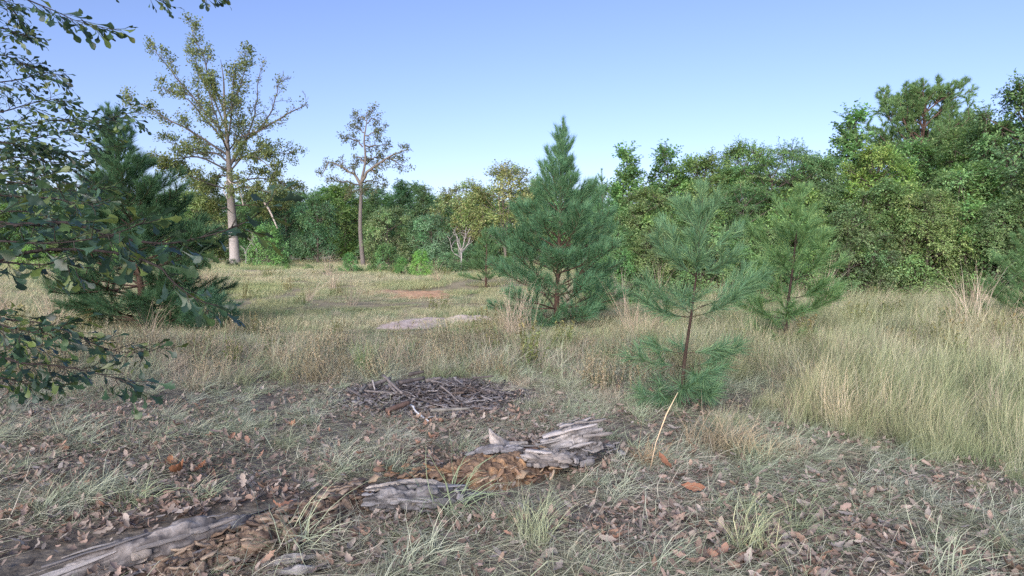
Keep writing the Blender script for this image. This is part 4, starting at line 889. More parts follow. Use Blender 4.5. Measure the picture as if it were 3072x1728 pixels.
# flattened dead blades
x, y = field_pts(rs, 640, 1.5, 9.5, .9, 1.0); k = (rs.random(len(x)) < .30 + .70 * sstep(-.5, .5, sn(x, y, 1.8, 22))) & (rs.random(len(x)) > .97 * (log_dist(x, y) < .5)) & (rs.random(len(x)) > .8 * in_pile(x, y))
put('thatch', thatch, x, y, k, .8, 1.2, 'matted flattened dead grass in the foreground', 'dead grass', rs, .04)
# sage tufts
x, y = field_pts(rs, 1050, 1.5, 8.2, .9, 1.0); k = (rs.random(len(x)) < .15 + .85 * sstep(-.45, .6, sn(x, y, 1.25, 23))) & (log_dist(x, y) > .34) & ~in_pile(x, y, .95) & (rs.random(len(x)) > np.where((x < -.6) & (y < 4.6), .7, np.where(y < 3.4, .3, 0)))
put('sage_grass', tuft, x, y, k & ~((np.abs(x + .9) < .9) & (y > 5.2) & (y < 6.2)), .45, 1.0, 'grey-green drooping grass tufts in the foreground', 'grass', rs, .1)
# dry tan grass of the middle ground
x, y = field_pts(rs, 950, 6.2, 15.5, 1.0, 1.2); nz = sn(x, y, 2.2, 24); k = (rs.random(len(x)) < sstep(6.2, 7.6, y + .6 * nz) * (.45 + .55 * sstep(-.7, .5, nz))) & ~(in_patch(x, y, 1.1) & (rs.random(len(x)) < .85)) & ~in_pile(x, y, 1.25)
low = lambda x, y: 1 - .78 * ((x > -3.9) & (x < .3) & (y > 10.1) & (y < 12.8)) - .68 * ((x > -6.5) & (x < -1.2) & (y > 15.5) & (y < 20.2))
put('dry_grass', dry, x, y, k, .8, 1.3, 'tan and rusty dry grass of the middle ground', 'dry grass', rs, .05, smul=(1 - .5 * sstep(8.5, 12, y)) * (.45 + .55 * sstep(6.3, 8.2, y)), zmul=low(x, y))
# field grass
x, y = field_pts(rs, 1900, 8.5, 60, 1.25, 2.0); k = (rs.random(len(x)) < sstep(8.5, 12, y)) & ~(in_patch(x, y, 1.25) & (rs.random(len(x)) < .8))
put('field_grass', field, x, y, k, .8, 1.15, 'pale yellow-green grass of the open field', 'grass', rs, .02, smul=(.8 + .3 * sstep(15, 40, y)), zs=(.6, 1.1), zmul=low(x, y))
px_, py_ = [], []
for cx, cy, rx, ry in PATCH:
    for q in range(int(7 * rx * ry) + 2):
        a_ = rs.uniform(0, 6.28); q_ = math.sqrt(rs.random()) * 1.05; px_.append(cx + rx * q_ * math.cos(a_)); py_.append(cy + ry * q_ * math.sin(a_))
px_, py_ = np.array(px_), np.array(py_)
put('sparse_grass', dry, px_, py_, np.ones(len(px_), bool), .18, .32, 'sparse low tufts growing into the bare sand and clay', 'grass', rs, .05, dz=.03)
# tall grass at right, from the sapling to the thicket
x, y = field_pts(rs, 1250, 3.2, 19, .95, 1.5); x = np.abs(x); m = right_mask(x, y); k = (rs.random(len(x)) < m * (.5 + .5 * sstep(-.6, .4, sn(x, y, 1.7, 25)))) & (np.hypot(x - 1.78, y - 6.45) > .45)
put('tall_grass', tall, x, y, k & (rs.random(len(x)) < .85), .55, 1.25, 'tall green and straw grass on the right', 'tall grass', rs, .06, smul=(.42 + .36 * sstep(3.5, 7, y)) * (.45 + .55 * m))
xs_, ys_ = field_pts(rs, 420, 4.2, 15, 1.0, 1.0); xs_ = np.abs(xs_)
put('straw_stems', broom, xs_, ys_, (rs.random(len(xs_)) < .14 * right_mask(xs_, ys_) * sstep(-.2, .5, sn(xs_, ys_, 1.4, 33))), .55, .95, 'loose tall straw stems standing out of the grass on the right', 'tall dry grass', rs, .2)
# weeds among it and in the field edge
x, y = field_pts(rs, 900, 4.5, 34, 1.3, 1.0); k = rs.random(len(x)) < np.maximum(.5 * right_mask(x, y) * (y < 16) * (y > 6.5), .5 * sstep(26, 31, y) + .10 * (y > 7.5))
put('weeds', weeds, x, y, k, .4, .95, 'small leafy weeds among the grass', 'weeds', rs, .08)
# dark dead weeds at left middle
x, y = field_pts(rs, 480, 6.4, 11.5, 1.0, .5); k = rs.random(len(x)) < sstep(0, .5, sn(x, y, 1.9, 26) + .3 * (x < -1.5)) * (x < 3) * sstep(6.6, 7.4, y)
put('dead_weeds', scrub, x, y, k & ~in_pile(x, y, 1.2), .6, 1.0, 'brown dead weeds in the middle ground at left', 'dead weeds', rs, .1, zmul=low(x, y))
# broomsedge: tall tan clumps along the thicket and round the pines
x, y = field_pts(rs, 1800, 8.5, 30, 1.0, 1.5)
cl = np.maximum.reduce([.8 * sstep(.9, .3, np.abs(y - (16.2 - .12 * (x - 6)))) * (x > 2.2), .30 * (np.hypot(x - 1.0, y - 11.6) < 1.7) * (y < 12.2), .12 * (np.hypot(x + 7, y - 11.2) < 1.5), .07 * sstep(0, .6, sn(x, y, 3, 27)) * (x > 1.5), .06 * (y > 9)])
put('broomsedge', broom, x, y, (rs.random(len(x)) < cl * .75) & ~((x > -4.5) & (x < -.2) & (y < 21)), .7, 1.2, 'tall tan broomsedge at the foot of the thicket and round the centre pine', 'tall dry grass', rs, .12)

# ------------------------------------------------------------------ the rotten log and its broken pieces
def vor(p, s):
    d, q = noise.voronoi(Vector((p[0] * s[0], p[1] * s[1], p[2] * s[2]))); return d[1] - d[0], q[0]
def fbm(p, s): return noise.fractal(Vector(p) * s, 1.0, 2.1, 4)
def bark_log(name, parent, P, R, mat, seed, c_lo, c_hi, arc=(0, 2 * math.pi), nu=90, nv=40, cell=(7, 26), depth=.014, lump=.02, squash=1.0, caps=True, capcol=(.10, .07, .05), rag=0.0, wob=.0):
    """log surface with real cracks between bark plates; P axis points (thing-local), R radii; arc limits it to a shell"""
    pts = smooth_line(P, nu); rad = np.interp(np.linspace(0, 1, nu), np.linspace(0, 1, len(R)), R); t = unit(np.gradient(pts, axis=0)); sd = unit(np.cross(t, UP)); up = np.cross(sd, t)
    full = arc[1] - arc[0] > 6.2; a = np.linspace(arc[0], arc[1], nv, endpoint=not full); V_, C_ = [], []; L = np.cumsum(np.r_[0, np.linalg.norm(np.diff(pts, axis=0), axis=1)])
    for i in range(nu):
        for j in range(nv):
            q = (L[i] + seed * 3.1, math.cos(a[j]) * .12 + seed, math.sin(a[j]) * .12)
            e, cid = vor((q[0] + .02 * noise.noise(Vector(q) * 30), q[1], q[2]), (cell[0], cell[1], cell[1])); crack = min(1, max(0, (.30 - e) / .16))
            h = -1.7 * depth * crack * (2 - crack) + lump * fbm(q, 7) + depth * .8 * (noise.cell(cid) - .5) + .25 * depth * fbm((q[0] * 1.0, q[1] * 4, q[2] * 4), 30) + .35 * depth * noise.noise(Vector((q[0] * 6, q[1] * 110, q[2] * 110)))
            rr = rad[i] + h; n_ = sd[i] * math.cos(a[j]) + up[i] * math.sin(a[j]) * squash; p = pts[i] + n_ * rr
            if rag and (i < 4 or i > nu - 5): p = p + t[i] * rag * (noise.noise(Vector((a[j] * 2.5, seed, i * .05)))) * (1 if i > 5 else -1)
            V_.append(p); f = min(1, max(0, .5 + .9 * fbm((q[0], q[1] * 1.5, q[2] * 1.5), 9) + .35 * (noise.cell(cid) - .5) + .55 * noise.noise(Vector((q[0] * 7, q[1] * 85, q[2] * 85))))); C_.append(np.asarray(c_lo) * (1 - f) + np.asarray(c_hi) * f)
    m = nv if full else nv - 1; F = [(i * nv + j, i * nv + (j + 1) % nv, (i + 1) * nv + (j + 1) % nv, (i + 1) * nv + j) for i in range(nu - 1) for j in range(m)]
    V_ = np.array(V_); C_ = np.array(C_); mb = MB(); mb.add(V_, None, F, C_)
    if not full:   # inner side of a shell
        I = V_ - np.repeat(np.stack([sd * 0, sd * 0, sd * 0])[0], nv, 0); cen = np.repeat(pts, nv, 0); I = cen + (V_ - cen) * .80; mb.add(I, None, [q[::-1] for q in F], C_ * .8)
        o = nu * nv; ed = []
        for i in range(nu - 1):
            for j in (0, nv - 1): ed.append((i * nv + j, (i + 1) * nv + j, o + (i + 1) * nv + j, o + i * nv + j))
        for j in range(nv - 1):
            for i in (0, nu - 1): ed.append((i * nv + j, i * nv + j + 1, o + i * nv + j + 1, o + i * nv + j))
        mb.f4.append(np.array(ed))
    ob_ = part(name, mb.mesh(name, mat, smooth=False), parent)
    if full and caps:
        for i in (0, nu - 1):
            cb_ = MB(); ring = V_[i * nv:(i + 1) * nv]; c0 = ring.mean(0); rows = [c0[None]] + [c0 + (ring - c0) * f + t[i] * (-.03 if i else .03) * (1 - f) * (1 + .8 * np.array([[fbm((x_[0] * 1, x_[1], f), 14)] for x_ in ring])) for f in (.35, .7, .985)]
            vv = np.concatenate(rows); ff3 = [(0, 1 + j, 1 + (j + 1) % nv) for j in range(nv)]; ff4 = [(1 + k * nv + j, 1 + (k + 1) * nv + j, 1 + (k + 1) * nv + (j + 1) % nv, 1 + k * nv + (j + 1) % nv) for k in range(2) for j in range(nv)]
            cb_.add(vv, ff3, ff4, capcol); part('broken_end', cb_.mesh('broken_end', M_ROT), parent)
    return ob_
def rot_mound(name, parent, axis, half, height, mat, seed, cols, nu=170, nv=76, cell=(15, 19), depth=.016):
    """low crumbling mound along an axis (thing-local xy), blocky and cracked"""
    pts = smooth_line(np.array([A(*p, 0) for p in axis]), nu); hw = np.interp(np.linspace(0, 1, nu), np.linspace(0, 1, len(half)), half); hh = np.interp(np.linspace(0, 1, nu), np.linspace(0, 1, len(height)), height)
    t = unit(np.gradient(pts, axis=0)); sd = np.cross(t, UP); V_, C_ = [], []
    for i in range(nu):
        for j in range(nv):
            v = -1 + 2 * j / (nv - 1); edge = 1 + .22 * fbm((pts[i][0], pts[i][1], v * .2 + seed), 5); p = pts[i] + sd[i] * hw[i] * v * edge
            e, cid = vor((p[0] + seed + .02 * noise.noise(Vector((p[0], p[1], 0)) * 40), p[1], 0), (cell[0], cell[1], 1)); crack = min(1, max(0, (.16 - e) / .10)); prof = max(0, 1 - abs(v) ** 2.4)
            z = hh[i] * prof * (1 + .22 * fbm((p[0], p[1], seed), 5)) + prof ** .5 * (depth * 1.0 * (noise.cell(cid) - .4) - 1.5 * depth * crack + .35 * depth * fbm((p[0], p[1], seed), 40)) - .03 * (1 - prof)
            V_.append(A(p[0], p[1], z)); f = min(.999, max(0, .5 + 1.0 * fbm((p[0], p[1], seed + 3), 4) + .5 * (noise.cell(cid) - .5))) * (len(cols) - 1); k = int(f); C_.append(np.asarray(cols[k]) * (1 - f + k) + np.asarray(cols[k + 1]) * (f - k))
    F = [(i * nv + j, (i + 1) * nv + j, (i + 1) * nv + j + 1, i * nv + j + 1) for i in range(nu - 1) for j in range(nv - 1)]
    mb = MB(); mb.add(V_, None, F, np.array(C_)); return part(name, mb.mesh(name, mat, smooth=False), parent)
def chip(seed, ln, wd, th, col, prof=(.25, .8, 1, .9, .7, .2)):
    """a splintery flake of wood or bark"""
    r = np.random.default_rng(seed); k = 6; v = []; top = []
    xs = np.linspace(-.5, .5, k) * ln
    w = wd * np.array(prof) * r.uniform(.75, 1.2, k); z = th * r.normal(0, .5, k)
    for i in range(k): v += [(xs[i], w[i] / 2, z[i]), (xs[i], -w[i] / 2, z[i] + th * r.normal(0, .5)), (xs[i], w[i] / 2 * .9, z[i] + th), (xs[i], -w[i] / 2 * .9, z[i] + th * r.uniform(.7, 1.5))]
    f = []
    for i in range(k - 1):
        a, b = 4 * i, 4 * i + 4; f += [(a + 2, a + 3, b + 3, b + 2), (a, b, b + 1, a + 1), (a, a + 2, b + 2, b), (a + 1, b + 1, b + 3, a + 3)]
    f += [(0, 1, 3, 2), (4 * k - 4, 4 * k - 2, 4 * k - 1, 4 * k - 3)]; mb = MB(); mb.add(v, None, f, col); return mb
CHIP = [chip(i, 1, [.3, .45, .2, .6][i % 4], .08, (1, 1, 1)).mesh('chip', M_PLATE) for i in range(8)]
BLOCK = [chip(70 + i, 1, .4, .08, (1, 1, 1), [(.75, 1, .95, 1.05, .9, .7), (.3, .7, 1, 1, .8, .6), (.6, .9, 1.1, .8, .9, .2), (.9, 1, .7, .9, 1, .4)][i % 4]).mesh('plate', M_PLATE) for i in range(8)]
rl = np.random.default_rng(123)
def chips(parent, name, n, fn, s0, s1, pal, tilt=.35, yaw=None):
    for i in range(n):
        p = fn(); o = part(name, CHIP[int(rl.integers(0, 8))], parent); o.location = p; s_ = rl.uniform(s0, s1); o.scale = (s_, s_, s_); o.rotation_euler = (rl.normal(0, tilt), rl.normal(0, tilt), rl.uniform(0, 6.28) if yaw is None else rl.normal(yaw, .35)); o.color = (*(np.asarray(pal[int(rl.integers(0, len(pal)))]) * rl.uniform(.8, 1.2)), 1)
def plates(parent, P, R_, arc, ln, wd, th, pal, name='bark_plate', lift=.0, skip=.30, jit=.12):
    """bark plates laid along a log like shingles, each a flake of its own following the round of the log"""
    pts = smooth_line(P, 40); rad = np.interp(np.linspace(0, 1, 40), np.linspace(0, 1, len(R_)), R_); t = unit(np.gradient(pts, axis=0)); sd = unit(np.cross(t, UP)); up = np.cross(sd, t); L = np.cumsum(np.r_[0, np.linalg.norm(np.diff(pts, axis=0), axis=1)])
    rm = float(rad.mean()); nrow = max(2, int(rm * (arc[1] - arc[0]) / wd))
    for k in range(nrow):
        u = -rl.uniform(0, ln)
        while u < L[-1]:
            l_ = ln * (.35 + 1.5 * rl.random() ** 1.6); c = u + l_ / 2; u += l_ * rl.uniform(.8, 1.05)
            if c < 0 or c > L[-1] or rl.random() < skip: continue
            i = int(np.clip(np.searchsorted(L, c), 0, 39)); a = arc[0] + (arc[1] - arc[0]) * (k + .5 + rl.uniform(-.5, .5)) / nrow; n_ = sd[i] * math.cos(a) + up[i] * math.sin(a); s_ = np.cross(n_, t[i]); x_ = unit(t[i] + s_ * rl.normal(0, jit + .05) + n_ * rl.normal(0, jit * .8 + .03)); z_ = unit(n_ - x_ * (n_ @ x_)); y_ = np.cross(z_, x_)
            o = part(name, BLOCK[int(rl.integers(0, 8))], parent); M = Matrix(((*x_, 0), (*y_, 0), (*z_, 0), (0, 0, 0, 1))).transposed(); M.translation = Vector(pts[i] + n_ * (rad[i] - th * .75 + lift + rl.uniform(0, th * .5)))
            th_ = th * rl.uniform(.5, 1.1); o.matrix_basis = M @ Matrix.Diagonal((l_, wd * (1.1 + 2.4 * rl.random()), th_ / .08, 1)); o.color = (*(np.asarray(pal[int(rl.integers(0, len(pal)))]) * rl.uniform(.8, 1.2)), 1)
GB = (.10, .099, .102); GBH = (.27, .268, .272); PALE = (.55, .50, .44); BR = [(.13, .095, .075), (.23, .17, .125), (.33, .255, .19), (.25, .185, .14)]; OR = [(.17, .12, .085), (.27, .185, .12), (.46, .29, .155), (.32, .225, .15), (.23, .165, .115)]
def loc(b, px, py, z): return gnd(px, py, z) - b
# front section: pale shell, brown rotten inside
b = gnd(190, 558, 0.0); fl = thing('rotten_log', b, 'long rotten log at bottom left with pale shell and brown crumbling inside', 'log')
bark_log('shell', fl, [loc(b, 58, 582, .05), loc(b, 100, 566, .085), loc(b, 140, 553, .105), loc(b, 185, 541, .115), loc(b, 235, 529, .10), loc(b, 268, 519, .06)], [.075, .085, .095, .105, .08, .012], M_DEAD, 1, (.15, .14, .135), (.42, .40, .385), nu=150, nv=44, cell=(4, 20), depth=.012, lump=.014)
bark_log('shell', fl, [loc(b, 258, 522, .07), loc(b, 295, 513, .085), loc(b, 325, 505, .08), loc(b, 352, 498, .06), loc(b, 372, 494, .05)], [.012, .034, .03, .026, .012], M_DEAD, 2, (.50, .46, .42), (.74, .71, .68), nu=50, nv=14, cell=(4, 30), depth=.004, lump=.008)
WEA = [(.30, .285, .27), (.40, .385, .37), (.22, .21, .205), (.48, .46, .445), (.34, .31, .28)]; BLU = [(.20, .20, .205), (.28, .28, .29), (.15, .148, .15), (.35, .345, .345)]
plates(fl, [loc(b, 62, 580, .06), loc(b, 100, 566, .085), loc(b, 140, 553, .105), loc(b, 185, 541, .115), loc(b, 235, 529, .10), loc(b, 262, 520, .065)], [.075, .085, .095, .105, .08, .03], (-.5, 3.3), .24, .034, .006, WEA, 'shell_strip', jit=.02, skip=.62)
ax = [gnd(*q)[:2] - b[:2] for q in [(110, 600), (190, 570), (260, 548), (318, 522), (372, 500)]]
rot_mound('rotten_wood', fl, ax, [.24, .31, .30, .24, .12], [.07, .115, .14, .13, .08], M_ROT, 1, BR)
bark_log('bark_strip', fl, [loc(b, 125, 578, .07), loc(b, 165, 562, .09), loc(b, 205, 550, .095), loc(b, 225, 543, .08)], [.012, .020, .020, .008], M_DEAD, 3, (.16, .155, .16), (.34, .33, .34), nu=50, nv=14, cell=(5, 30), depth=.006, lump=.012)
bark_log('bark_strip', fl, [loc(b, 282, 545, .09), loc(b, 292, 540, .10), loc(b, 306, 531, .10)], [.006, .013, .004], M_DEAD, 4, (.3, .28, .27), (.5, .48, .46), nu=24, nv=10, cell=(5, 30), depth=.004, lump=.006)
def on_front():
    u = rl.uniform(.15, .95); i = min(3, int(u * 4)); w_ = rl.normal(0, .12); q = ax[i] + (ax[i + 1] - ax[i]) * (u * 4 - i) + A(.55, -.8) * w_; return (q[0], q[1], .125 * max(.25, 1 - (w_ / .28) ** 2) + rl.uniform(-.01, .015))
chips(fl, 'wood_flake', 170, on_front, .04, .13, tilt=.22, yaw=.62, pal= [(.34, .255, .185), (.43, .345, .26), (.20, .145, .105), (.38, .30, .23), (.14, .105, .085)])
b = gnd(292, 568, 0.0); t = thing('bark_slab', b, 'grey bark slabs lying right of the log at the bottom edge', 'bark')
bark_log('slab', t, [loc(b, 262, 566, .04), loc(b, 285, 563, .05), loc(b, 318, 556, .05)], [.03, .045, .02], M_DEAD, 5, (.20, .19, .18), (.46, .45, .43), arc=(.2, 2.9), nu=40, nv=16, cell=(6, 26), depth=.008)
bark_log('slab', t, [loc(b, 268, 576, .03), loc(b, 300, 572, .04), loc(b, 330, 568, .03)], [.03, .045, .02], M_DEAD, 6, (.18, .17, .16), (.42, .41, .40), arc=(.2, 2.9), nu=40, nv=16, cell=(6, 26), depth=.008)
# barked grey chunk
b = gnd(425, 510, 0.0); t = thing('log_chunk', b, 'short grey log chunk with cracked bark in the middle of the broken log', 'log')
bark_log('bark', t, [loc(b, 366, 502, .065), loc(b, 400, 500, .09), loc(b, 430, 499, .095), loc(b, 464, 498, .07)], [.065, .095, .098, .06], M_DEAD, 7, GB, GBH, nu=110, nv=60, cell=(8, 19), depth=.018, lump=.009, capcol=(.18, .12, .08), rag=.05)
bark_log('shell', t, [loc(b, 366, 490, .10), loc(b, 385, 487, .125), loc(b, 415, 484, .13), loc(b, 448, 484, .11)], [.02, .035, .035, .012], M_DEAD, 8, (.42, .37, .31), (.66, .60, .52), nu=60, nv=16, cell=(6, 30), depth=.006, lump=.012)
plates(t, [loc(b, 366, 502, .065), loc(b, 400, 500, .09), loc(b, 430, 499, .095), loc(b, 464, 498, .07)], [.065, .095, .098, .06], (-.4, 3.5), .11, .036, .008, BLU, jit=.05, skip=.55)
bark_log('slab', t, [loc(b, 452, 500, .05), loc(b, 470, 496, .06), loc(b, 490, 493, .05)], [.03, .035, .012], M_DEAD, 9, (.18, .18, .19), (.38, .38, .40), arc=(.1, 3.0), nu=36, nv=16, cell=(8, 26), depth=.008)
# orange rotten heart
b = gnd(485, 482, 0.0); t = thing('rotten_heartwood', b, 'orange-brown crumbling heartwood mound in the middle of the broken log', 'rotten wood')
ax2 = [gnd(*q)[:2] - b[:2] for q in [(400, 488), (440, 484), (490, 478), (530, 472), (560, 468)]]
rot_mound('heartwood', t, ax2, [.10, .22, .28, .22, .06], [.05, .09, .16, .14, .05], M_ROT, 2, OR, nu=130, nv=76)
def on_mid():
    u = rl.uniform(0, .95); i = min(3, int(u * 4)); q = ax2[i] + (ax2[i + 1] - ax2[i]) * (u * 4 - i) + rl.normal(0, .13, 2) + A(0, -.08); return (q[0], q[1], rl.uniform(.05, .11))
chips(t, 'wood_flake', 190, on_mid, .03, .11, tilt=.3, yaw=.5, pal= [(.42, .28, .17), (.50, .38, .26), (.30, .18, .10), (.36, .24, .16), (.26, .17, .12)])
# bark plates behind it
b = gnd(540, 466, 0.0); t = thing('bark_crust', b, 'pale grey cracked bark crust behind the orange heartwood', 'bark')
bark_log('bark', t, [loc(b, 515, 458, .08), loc(b, 535, 462, .10), loc(b, 560, 463, .10), loc(b, 584, 462, .06)], [.05, .09, .09, .04], M_DEAD, 10, (.15, .14, .135), (.40, .38, .36), arc=(-.1, 3.25), nu=80, nv=44, cell=(9, 19), depth=.018, lump=.010, rag=.05)
bark_log('bark', t, [loc(b, 466, 456, .10), loc(b, 490, 452, .13), loc(b, 522, 450, .13)], [.02, .05, .03], M_DEAD, 11, (.16, .16, .17), (.36, .36, .38), arc=(.0, 3.1), nu=60, nv=26, cell=(8, 30), depth=.010, lump=.02, rag=.04)
plates(t, [loc(b, 515, 458, .08), loc(b, 535, 462, .10), loc(b, 560, 463, .10), loc(b, 584, 462, .06)], [.05, .09, .09, .04], (-.1, 3.25), .11, .036, .008, WEA, jit=.06, skip=.5)
plates(t, [loc(b, 466, 456, .10), loc(b, 490, 452, .13), loc(b, 522, 450, .13)], [.02, .05, .03], (.2, 2.9), .13, .03, .008, BLU, jit=.05)
chips(t, 'bark_plate', 16, lambda: (rl.uniform(-.25, .35), rl.uniform(-.1, .12), rl.uniform(.05, .12)), .05, .13, [(.40, .38, .36), (.30, .29, .28), (.50, .46, .42)])
# forked stub
b = gnd(500, 452, 0.0); t = thing('forked_stub', b, 'grey forked wood stub with one arm pointing up', 'wood')
bark_log('upright_arm', t, [loc(b, 503, 453, .04), loc(b, 501, 447, .12), loc(b, 495, 440, .19), loc(b, 489, 428, .28)], [.085, .075, .052, .010], M_DEAD, 12, (.34, .31, .28), (.62, .58, .54), nu=50, nv=20, cell=(4, 34), depth=.005, lump=.014)
bark_log('lying_arm', t, [loc(b, 500, 450, .07), loc(b, 511, 446, .12), loc(b, 527, 442, .13)], [.060, .038, .016], M_DEAD, 13, (.36, .33, .29), (.60, .55, .48), nu=40, nv=18, cell=(4, 34), depth=.005, lump=.012)
# thick end block at the right
b = gnd(575, 452, 0.0); t = thing('log_end', b, 'thick bark-covered log end raised at the right of the broken log', 'log')
bark_log('bark', t, [loc(b, 540, 451, .06), loc(b, 557, 446, .11), loc(b, 575, 440, .145), loc(b, 595, 435, .165)], [.06, .11, .145, .135], M_DEAD, 14, (.15, .145, .14), (.42, .405, .39), nu=120, nv=70, cell=(6, 20), depth=.018, lump=.007, capcol=(.09, .075, .065), rag=.03)
plates(t, [loc(b, 540, 451, .06), loc(b, 557, 446, .11), loc(b, 575, 440, .145), loc(b, 595, 435, .165)], [.06, .11, .145, .135], (-.7, 3.8), .15, .034, .010, WEA, jit=.03, skip=.5)
chips(t, 'bark_flake', 14, lambda: (rl.uniform(.05, .40), rl.uniform(-.12, .12), rl.uniform(.02, .05)), .05, .12, [(.38, .37, .37), (.30, .29, .29)])
# dark bark shard behind the log
b = gnd(415, 482, 0.0); t = thing('bark_shard', b, 'dark brown bark shard standing behind the grey log chunk', 'bark')
bark_log('shard', t, [loc(b, 405, 484, .02), loc(b, 412, 477, .07), loc(b, 421, 468, .13)], [.02, .035, .012], M_DEAD, 15, (.12, .085, .06), (.22, .16, .11), arc=(.2, 2.8), nu=30, nv=14, cell=(6, 30), depth=.006)

# ------------------------------------------------------------------ the brush pile
def stick(seed, L, r0, col, bend=.08, r1=.6, twigs=0):
    r = np.random.default_rng(seed); n = 9; x = np.linspace(-.5, .5, n) * L; pts = np.stack([x, bend * L * np.cumsum(r.normal(0, .4, n)) * .4, bend * L * .6 * np.cumsum(r.normal(0, .3, n)) * .4], -1); pts[:, 1] -= pts[:, 1].mean(); pts[:, 2] -= pts[:, 2].mean()
    mb = MB(); tube(mb, pts, np.linspace(r0, r0 * r1, n) * (1 + r.normal(0, .10, n)), 7, np.asarray(col) * (1 + r.normal(0, .12, (n, 1))))
    for k in range(twigs):
        i = int(r.integers(2, n - 1)); d = unit(r.normal(0, 1, 3) + A(.6, 0, 0)); q = pts[i]; tube(mb, [q, q + d * L * .12, q + d * L * .2 + r.normal(0, .01, 3)], [r0 * .45, r0 * .3, r0 * .15], 4, col)
    return mb.mesh('stick', M_DEAD, smooth=True)
PG = 'sticks of the brush pile'
def lay(me, p0, p1, label, name='stick', col=None, cat='stick', group=PG):
    o = part(name, me); p0, p1 = np.asarray(p0), np.asarray(p1); d = p1 - p0; o.location = (p0 + p1) / 2; o.rotation_mode = 'QUATERNION'; o.rotation_quaternion = Vector(d).to_track_quat('X', 'Z'); props(o, label, cat, group)
    if col: o.color = (*col, 1)
    return o
def B3(cx, cy, z): return gnd(350 + cx / 12.88, 360 + cy / 12.88, z)
DK = (.13, .115, .11); MD = (.22, .20, .19)
for sd, a, c, r0, r1, col, lab in [
    (1, (430, 200, .22), (670, 430, .10), .030, .85, MD, 'thick grey stick sloping forward with a pale cut end on the pile'),
    (2, (240, 340, .10), (520, 240, .16), .045, .8, MD, 'thick short log at the left rim of the brush pile'),
    (3, (640, 300, .14), (950, 230, .16), .045, .7, DK, 'dark thick branch lying across the back of the pile'),
    (4, (760, 190, .20), (950, 150, .24), .05, .5, (.10, .09, .085), 'blackish chunk at the rear top of the pile'),
    (5, (980, 270, .13), (1180, 230, .15), .04, .7, MD, 'rounded grey piece at the middle back of the pile'),
    (6, (790, 580, .05), (1010, 812, .02), .018, .85, (.68, .70, .70), 'straight white bleached stick in front of the brush pile'),
    (7, (470, 660, .05), (770, 540, .12), .055, .75, (.16, .11, .09), 'reddish-brown thick chunk at the front left of the pile'),
    (8, (1040, 650, .06), (1540, 625, .08), .035, .6, (.26, .25, .22), 'long flat grey-green limb along the front of the pile'),
    (9, (180, 390, .06), (650, 440, .05), .022, .7, MD, 'long grey stick along the left front of the pile'),
    (10, (500, 310, .14), (600, 420, .09), .028, .8, MD, 'short stub beside the thick forward-sloping stick'),
    (11, (290, 260, .20), (320, 380, .07), .018, .9, (.40, .38, .36), 'pale short stick leaning at the left rim of the pile'),
    (12, (1170, 330, .13), (1410, 540, .05), .016, .6, (.30, .27, .25), 'curved thin grey branch in the middle of the pile'),
    (13, (850, 480, .08), (1060, 560, .06), .018, .8, DK, 'dark stick in the middle front of the pile'),
    (14, (1680, 460, .06), (1830, 520, .04), .016, .7, (.3, .28, .27), 'short grey stick at the right end of the pile'),
    (15, (1590, 230, .13), (1850, 210, .14), .022, .7, DK, 'dark stick at the right rear of the pile'),
    (16, (130, 410, .05), (200, 330, .12), .035, .8, (.18, .18, .17), 'mossy grey stub at the far left of the pile')]:
    p0, p1 = B3(a[0], a[1], a[2] * .62), B3(c[0], c[1], c[2] * .62); lay(stick(sd, float(np.linalg.norm(p1 - p0)), r0 * .58, (1, 1, 1), .05, r1, 1 if r0 < .03 else 0), p0, p1, lab, col=col)
rp = np.random.default_rng(8); SM = [stick(50 + i, 1.0, .017 + .010 * (i % 3), (1, 1, 1), .16, .6, i % 3) for i in range(6)]
SCOL = [('blackish', (.075, .07, .068)), ('grey', (.15, .14, .138)), ('light grey', (.24, .225, .22)), ('brown', (.12, .095, .08)), ('pale', (.36, .34, .33))]
for i in range(140):
    a = rp.uniform(0, 6.28); q = math.sqrt(rp.random()) * .98; ex, ey = q * math.cos(a), q * math.sin(a); cx, cy = PILE[0] + .05 + PILE[2] * ex, PILE[1] + PILE[3] * ey; h = .075 * (1 - q * q) + .02
    L = rp.uniform(.10, .42); an = rp.normal(.1, .7) if rp.random() < .7 else rp.uniform(0, 3.14); d = A(math.cos(an), math.sin(an), rp.normal(0, .18)) * L / 2; c = A(cx, cy, h * rp.uniform(.3, 1) + float(terr(cx, cy)))
    wd, cl_ = SCOL[int(rp.integers(0, 5))]; where = ('left' if ex < -.33 else 'right' if ex > .33 else 'middle') + (' back' if ey > 0 else ' front')
    o = lay(SM[i % 6], c - d, c + d, '%s %s stick lying in the %s of the brush pile' % ('short' if L < .24 else 'longer', wd, where), col=cl_); o.scale = (L,) * 3; o['group'] = 'thin sticks inside the brush pile'
M_DEBRIS = mat_scatter('bark_debris', [(.05, .045, .043), (.14, .13, .127), (.24, .225, .22), (.09, .075, .07), (.19, .16, .145), (.34, .32, .31)], None, trans=0.02, rough=.8)
DEB = [chip(40 + i, 1, [.3, .45, .2, .6][i % 4], .08, (1, 1, 1)).mesh('debris', M_DEBRIS) for i in range(4)]
n = 3400; a = rp.uniform(0, 6.283, n); q = np.sqrt(rp.random(n)) * 1.12; dx, dy = PILE[0] + PILE[2] * q * np.cos(a), PILE[1] + PILE[3] * q * np.sin(a); s_ = rp.uniform(.03, .10, n)
